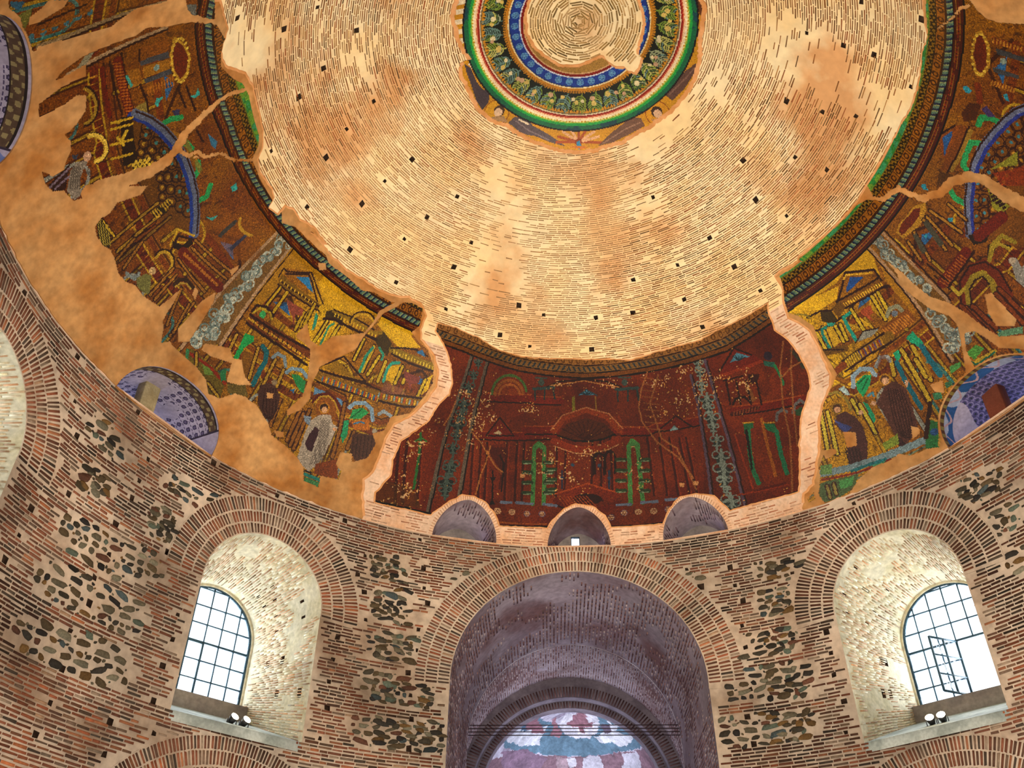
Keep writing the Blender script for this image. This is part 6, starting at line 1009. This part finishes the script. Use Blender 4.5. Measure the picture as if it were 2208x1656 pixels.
ringc(R_[588], R_[562], '#b87a1c'); cm.c[(rM < R_[588]+.02) & (rM > R_[588]-.05) & (np.sin(aM*3) > .2)] = lin('#6a4a14'); ringc(R_[562], R_[554], '#e0d0a0'); ringc(R_[554], R_[548], '#20305a'); ringc(R_[548], R_[494], '#17358c'); ringc(R_[494], R_[486], '#c8ccd8'); ringc(R_[486], R_[470], '#7a1408'); ringc(R_[470], R_[462], '#c8a070'); ringc(R_[462], 0, '#9a7434')
r2 = np.random.default_rng(77); rf0, rf1 = R_[588], R_[704]; LC = ['#6f8a34', '#9aa34c', '#4f6a3a', '#8f9a78', '#b0b060', '#5f7f78', '#7a8a2c']
for a0 in np.arange(0, 360, 11.):      # sprays of leaves and fruit
    a = math.radians(a0); st = np.array([math.sin(a), -math.cos(a)])*(rf0+.05); tip = np.array([math.sin(a+.05), -math.cos(a+.05)])*(rf1-.04); col = LC[int(r2.integers(len(LC)))]
    cm.line('S', [st, tip], .04, col)
    for t in np.linspace(.12, .95, 7):
        b = st+(tip-st)*t; L_ = .17+.10*math.sin(math.pi*t)
        for sg_ in (-1, 1):
            d = (tip-st)/np.linalg.norm(tip-st); nn = np.array([-d[1], d[0]])*sg_; e = b+(nn*.8+d*.55)*L_; cm.line('S', [b, b+(nn*.5+d*.2)*L_, e], .035, LC[int(r2.integers(len(LC)))] if r2.random() < .4 else col)
    for _ in range(2):
        aa = a+r2.uniform(-.08, .08); rr_ = r2.uniform(rf0+.15, rf1-.15); cm.disc('S', (math.sin(aa)*rr_, -math.cos(aa)*rr_), r2.uniform(.05, .085), ['#d8cca0', '#c9b060', '#c09a78'][int(r2.integers(3))]); 
rb = (R_[548]+R_[494])/2
for a0 in np.arange(2, 362, 10.3):
    a = math.radians(a0); p = (math.sin(a)*rb, -math.cos(a)*rb); cm.disc('S', p, .105, '#4f86c0', ring=.03); cm.disc('S', p, .035, '#8a4a5a'); [cm.line('S', [p, (p[0]+.09*math.cos(t), p[1]+.09*math.sin(t))], .02, '#5a90b8') for t in np.linspace(0, 6.28, 7)[:-1]]
LIM = rM > R_[836]; cm.lim = LIM
cm.poly('C', [(150,400),(190,430),(230,520),(262,560),(310,590),(305,650),(265,700),(225,640),(200,560),(160,450)], '#453a42'); cm.poly('C', [(170,400),(215,400),(240,470),(200,440)], '#d8cbb8')
for y in (0, 60, 125, 190, 250, 310): cm.poly('C', [(80,y),(175,y-20),(180,y+12),(85,y+34)], '#e2d2b4')
cm.disc('C', (355,715), .40, '#8a4a10'); cm.disc('C', (355,715), .37, '#d39a1e'); cm.disc('C', (372,705), .17, '#4a3020'); cm.disc('C', (366,714), .13, '#e0bd9c'); cm.poly('C', [(320,740),(400,735),(430,780),(330,765)], '#a8845c')
cm.poly('C', [(430,780),(470,742),(540,750),(590,800),(700,862),(800,932),(700,905),(600,865),(520,852)], '#564a50'); cm.line('C', [(480,770),(560,830),(690,890)], .04, '#7a6c70'); cm.line('C', [(500,760),(560,790)], .05, '#e0cdb0')
for t in np.linspace(0, math.pi, 9): cm.line('C', [(880,905), (880+140*math.cos(t), 905-95*math.sin(t))], .08, '#d8a478' if int(t*9) % 2 else '#a04a20')
cm.disc('C', (880,905), .11, '#8a3a10'); cm.poly('C', [(870,900),(885,895),(897,925),(890,950),(868,945)], '#2f7fa8'); cm.poly('C', [(820,935),(870,925),(950,935),(900,950)], '#b86a24')
cm.poly('C', [(1000,930),(1080,852),(1170,782),(1210,742),(1280,752),(1305,800),(1210,852),(1100,905)], '#6a4a3a'); cm.line('C', [(1040,910),(1180,820),(1270,780)], .04, '#8f6c58'); cm.disc('C', (1385,720), .38, '#8a4a10'); cm.disc('C', (1385,720), .35, '#c98c1c'); cm.disc('C', (1380,710), .17, '#3a2418'); cm.disc('C', (1386,722), .125, '#d6ae8c'); cm.poly('C', [(1340,760),(1420,745),(1380,790)], '#a87c54')
cm.poly('C', [(1430,600),(1465,560),(1500,500),(1635,395),(1630,450),(1560,560),(1480,640)], '#5c4038'); cm.line('C', [(1460,600),(1560,500),(1620,430)], .04, '#7c5c50'); cm.poly('C', [(1590,-20),(1675,-20),(1672,110)], '#5a3018'); cm.lim = None
cm.c *= 1+rng.normal(0, .14, (NM, NM, 1)); cm.c = np.clip(cm.c, .003, .95)
mm = pip(MOc, Xg, Yg) & ~pip(MIc, Xg, Yg); ii, jj = np.nonzero(mm); W = NM+1; a = ii*W+jj; Fq = np.stack([a, a+1, a+W+1, a+W], 1); u_, inv = np.unique(Fq.ravel(), return_inverse=True)
mesh('ceiling_medallion', DXY((u_ % W)*XC-4.3, (u_//W)*XC-4.3, np.full(len(u_), .045)), inv.reshape(-1, 4)[:, ::-1], M_mosaic, cols=cm.c[ii, jj], label='round crown mosaic with foliage wreath, blue ring and rainbow border', category='mosaic')
# ------------------------------------------------------------------ painted conch of the apse
CRD, CT, CZ = 3.75, 9.95+.5, 10.0; cc0 = at(az0, 0, CT, CZ)
def CNp(a_, e_): a_ = np.radians(a_); e_ = np.radians(e_); return cc0+CRD*(np.cos(e_)*np.sin(a_))[..., None]*lt0+CRD*(np.cos(e_)*np.cos(a_))[..., None]*nb0+CRD*np.sin(e_)[..., None]*np.array([0, 0, 1.])
def toC(c, pts):
    p = px(c, pts); d = FW+RT*((p[:, :1]-1104)/F)-UP*((p[:, 1:]-828)/F); d /= np.linalg.norm(d, axis=1)[:, None]; o = CAM-cc0; b = d@o; q = o@o-CRD**2; t = -b+np.sqrt(np.maximum(b*b-q, 0)); X = (o+d*t[:, None])/CRD
    e = np.degrees(np.arcsin(np.clip(X[:, 2], -1, 1))); a = np.degrees(np.arctan2(X@lt0, X@nb0)); return np.stack([(a+92)/.6, (e+0)/.6], 1)
NA, NE = int(184/.6), int(92/.6); cf = Canvas(NA, NE, toC, '#b8b4c0', .04); XA, YA = np.meshgrid(np.arange(NA)*.6-92, np.arange(NE)*.6); fn = fbm(XA*.05, YA*.06, 701, 4)
cf.c = np.where((fn > .5)[..., None], lin('#c4bccb'), lin('#a594a8'))
cf.poly('M', [(-560,1656),(-520,1560),(-400,1440),(-260,1340),(-60,1290),(100,1275),(260,1300),(400,1360),(520,1440),(560,1480),(540,1520),(400,1555),(200,1580),(0,1580),(-200,1560),(-340,1500)], '#5e8296'); cf.poly('M', [(-340,1410),(-200,1340),(-150,1440),(-50,1400),(-100,1520),(-300,1500)], '#d2d2d8'); cf.poly('M', [(-270,1350),(-180,1310),(-120,1340),(-170,1440),(-230,1400)], '#466a84')
cf.poly('M', [(20,1390),(60,1330),(130,1310),(210,1325),(258,1380),(240,1440),(190,1475),(120,1480),(50,1450)], '#d8d2d8'); cf.poly('M', [(95,1340),(125,1315),(165,1320),(175,1350),(190,1385),(230,1380),(215,1410),(160,1415),(165,1440),(140,1440),(130,1410),(70,1405),(60,1380),(95,1370)], '#96606a'); cf.disc('M', (140,1325), .22, '#7a4a52')
cf.poly('M', [(-30,1370),(0,1350),(10,1400),(40,1440),(20,1470),(-40,1460),(-20,1420)], '#a8707a'); cf.poly('M', [(-160,1350),(-110,1345),(-90,1400),(-60,1440),(-140,1450)], '#96606a')
cf.poly('M', [(285,1345),(330,1400),(385,1380),(350,1430),(400,1455),(460,1460),(440,1510),(380,1530),(330,1500),(270,1510),(230,1470),(290,1430)], '#dadade'); cf.poly('M', [(260,1400),(310,1390),(330,1440),(290,1450)], '#6a5a6c')
cf.poly('M', [(0,1580),(200,1585),(400,1560),(540,1540),(640,1640),(640,1800),(-100,1800),(-560,1800),(-400,1600),(-200,1580)], '#85626c'); cf.poly('M', [(160,1590),(250,1580),(280,1650),(230,1800),(140,1800)], '#ccc6d0'); cf.poly('M', [(400,1570),(480,1560),(510,1640),(440,1750),(400,1650)], '#c9c4cf'); cf.poly('M', [(0,1590),(90,1600),(70,1660),(100,1760),(0,1760)], '#a88a90'); cf.poly('M', [(60,1600),(110,1590),(130,1640),(80,1660)], '#d0cad2'); cf.poly('M', [(560,1560),(640,1540),(700,1656),(640,1656)], '#c9c0cc'); cf.poly('M', [(-330,1560),(-180,1540),(-60,1600),(-120,1700),(-320,1680)], '#8a6a80')
cf.c *= 1+rng.normal(0, .06, (NE, NA, 1)); cf.c *= (.55+.85*fbm(XA*.22, YA*.28, 711, 4))[..., None]; cf.c = cf.c*.82+cf.c.mean(2, keepdims=True)*np.array([.15, .18, .21])
ag, eg = np.meshgrid((np.arange(NA+1))*.6-92, np.minimum(np.arange(NE+1)*.6, 90)); wx = ((fbm(XA*.16, YA*.16, 721, 3)-.5)*9).astype(int); wy = ((fbm(XA*.16, YA*.16, 731, 3)-.5)*9).astype(int); ii_, jj_ = np.mgrid[0:NE, 0:NA]; cf.c = cf.c[np.clip(ii_+wy, 0, NE-1), np.clip(jj_+wx, 0, NA-1)]
V = CNp(ag.ravel(), eg.ravel()); i, j = np.mgrid[0:NE, 0:NA]; a = (i*(NA+1)+j).ravel()
apse = mesh('wall_apse_conch', V, np.stack([a, a+1, a+NA+2, a+NA+1], 1), M_fresco, cols=np.clip(cf.c.reshape(-1, 3), 0, .95), kind='structure', label='faded fresco in the half dome of the apse')
ca_ = np.arange(-92, 93, 4.); V0 = CNp(ca_, np.zeros(len(ca_))); V1 = V0.copy(); V1[:, 2] = 0; n = len(ca_); i = np.arange(n-1); mesh('apse_wall', np.concatenate([V0, V1]), np.stack([i, i+1, i+1+n, i+n], 1), M_bay, apse)
area('apse_daylight', at(az0, 0, 11.2, 6.5), at(az0, 0, 12.4, 13), 3, 260, (.78, .82, 1), spread=110); area('sanctuary_daylight_left', at(az0, -3.4, 7.6, 7), at(az0, 1, 7.0, 14), 1.4, 42, (.55, .62, 1)); area('sanctuary_daylight_right', at(az0, 3.4, 7.6, 7), at(az0, -1, 7.0, 14), 1.4, 42, (.55, .62, 1)); area('bay_daylight', at(az0, 0, 2.5, 2), at(az0, 0, 3.2, 15), 3, 120, (.80, .74, 1), spread=120)
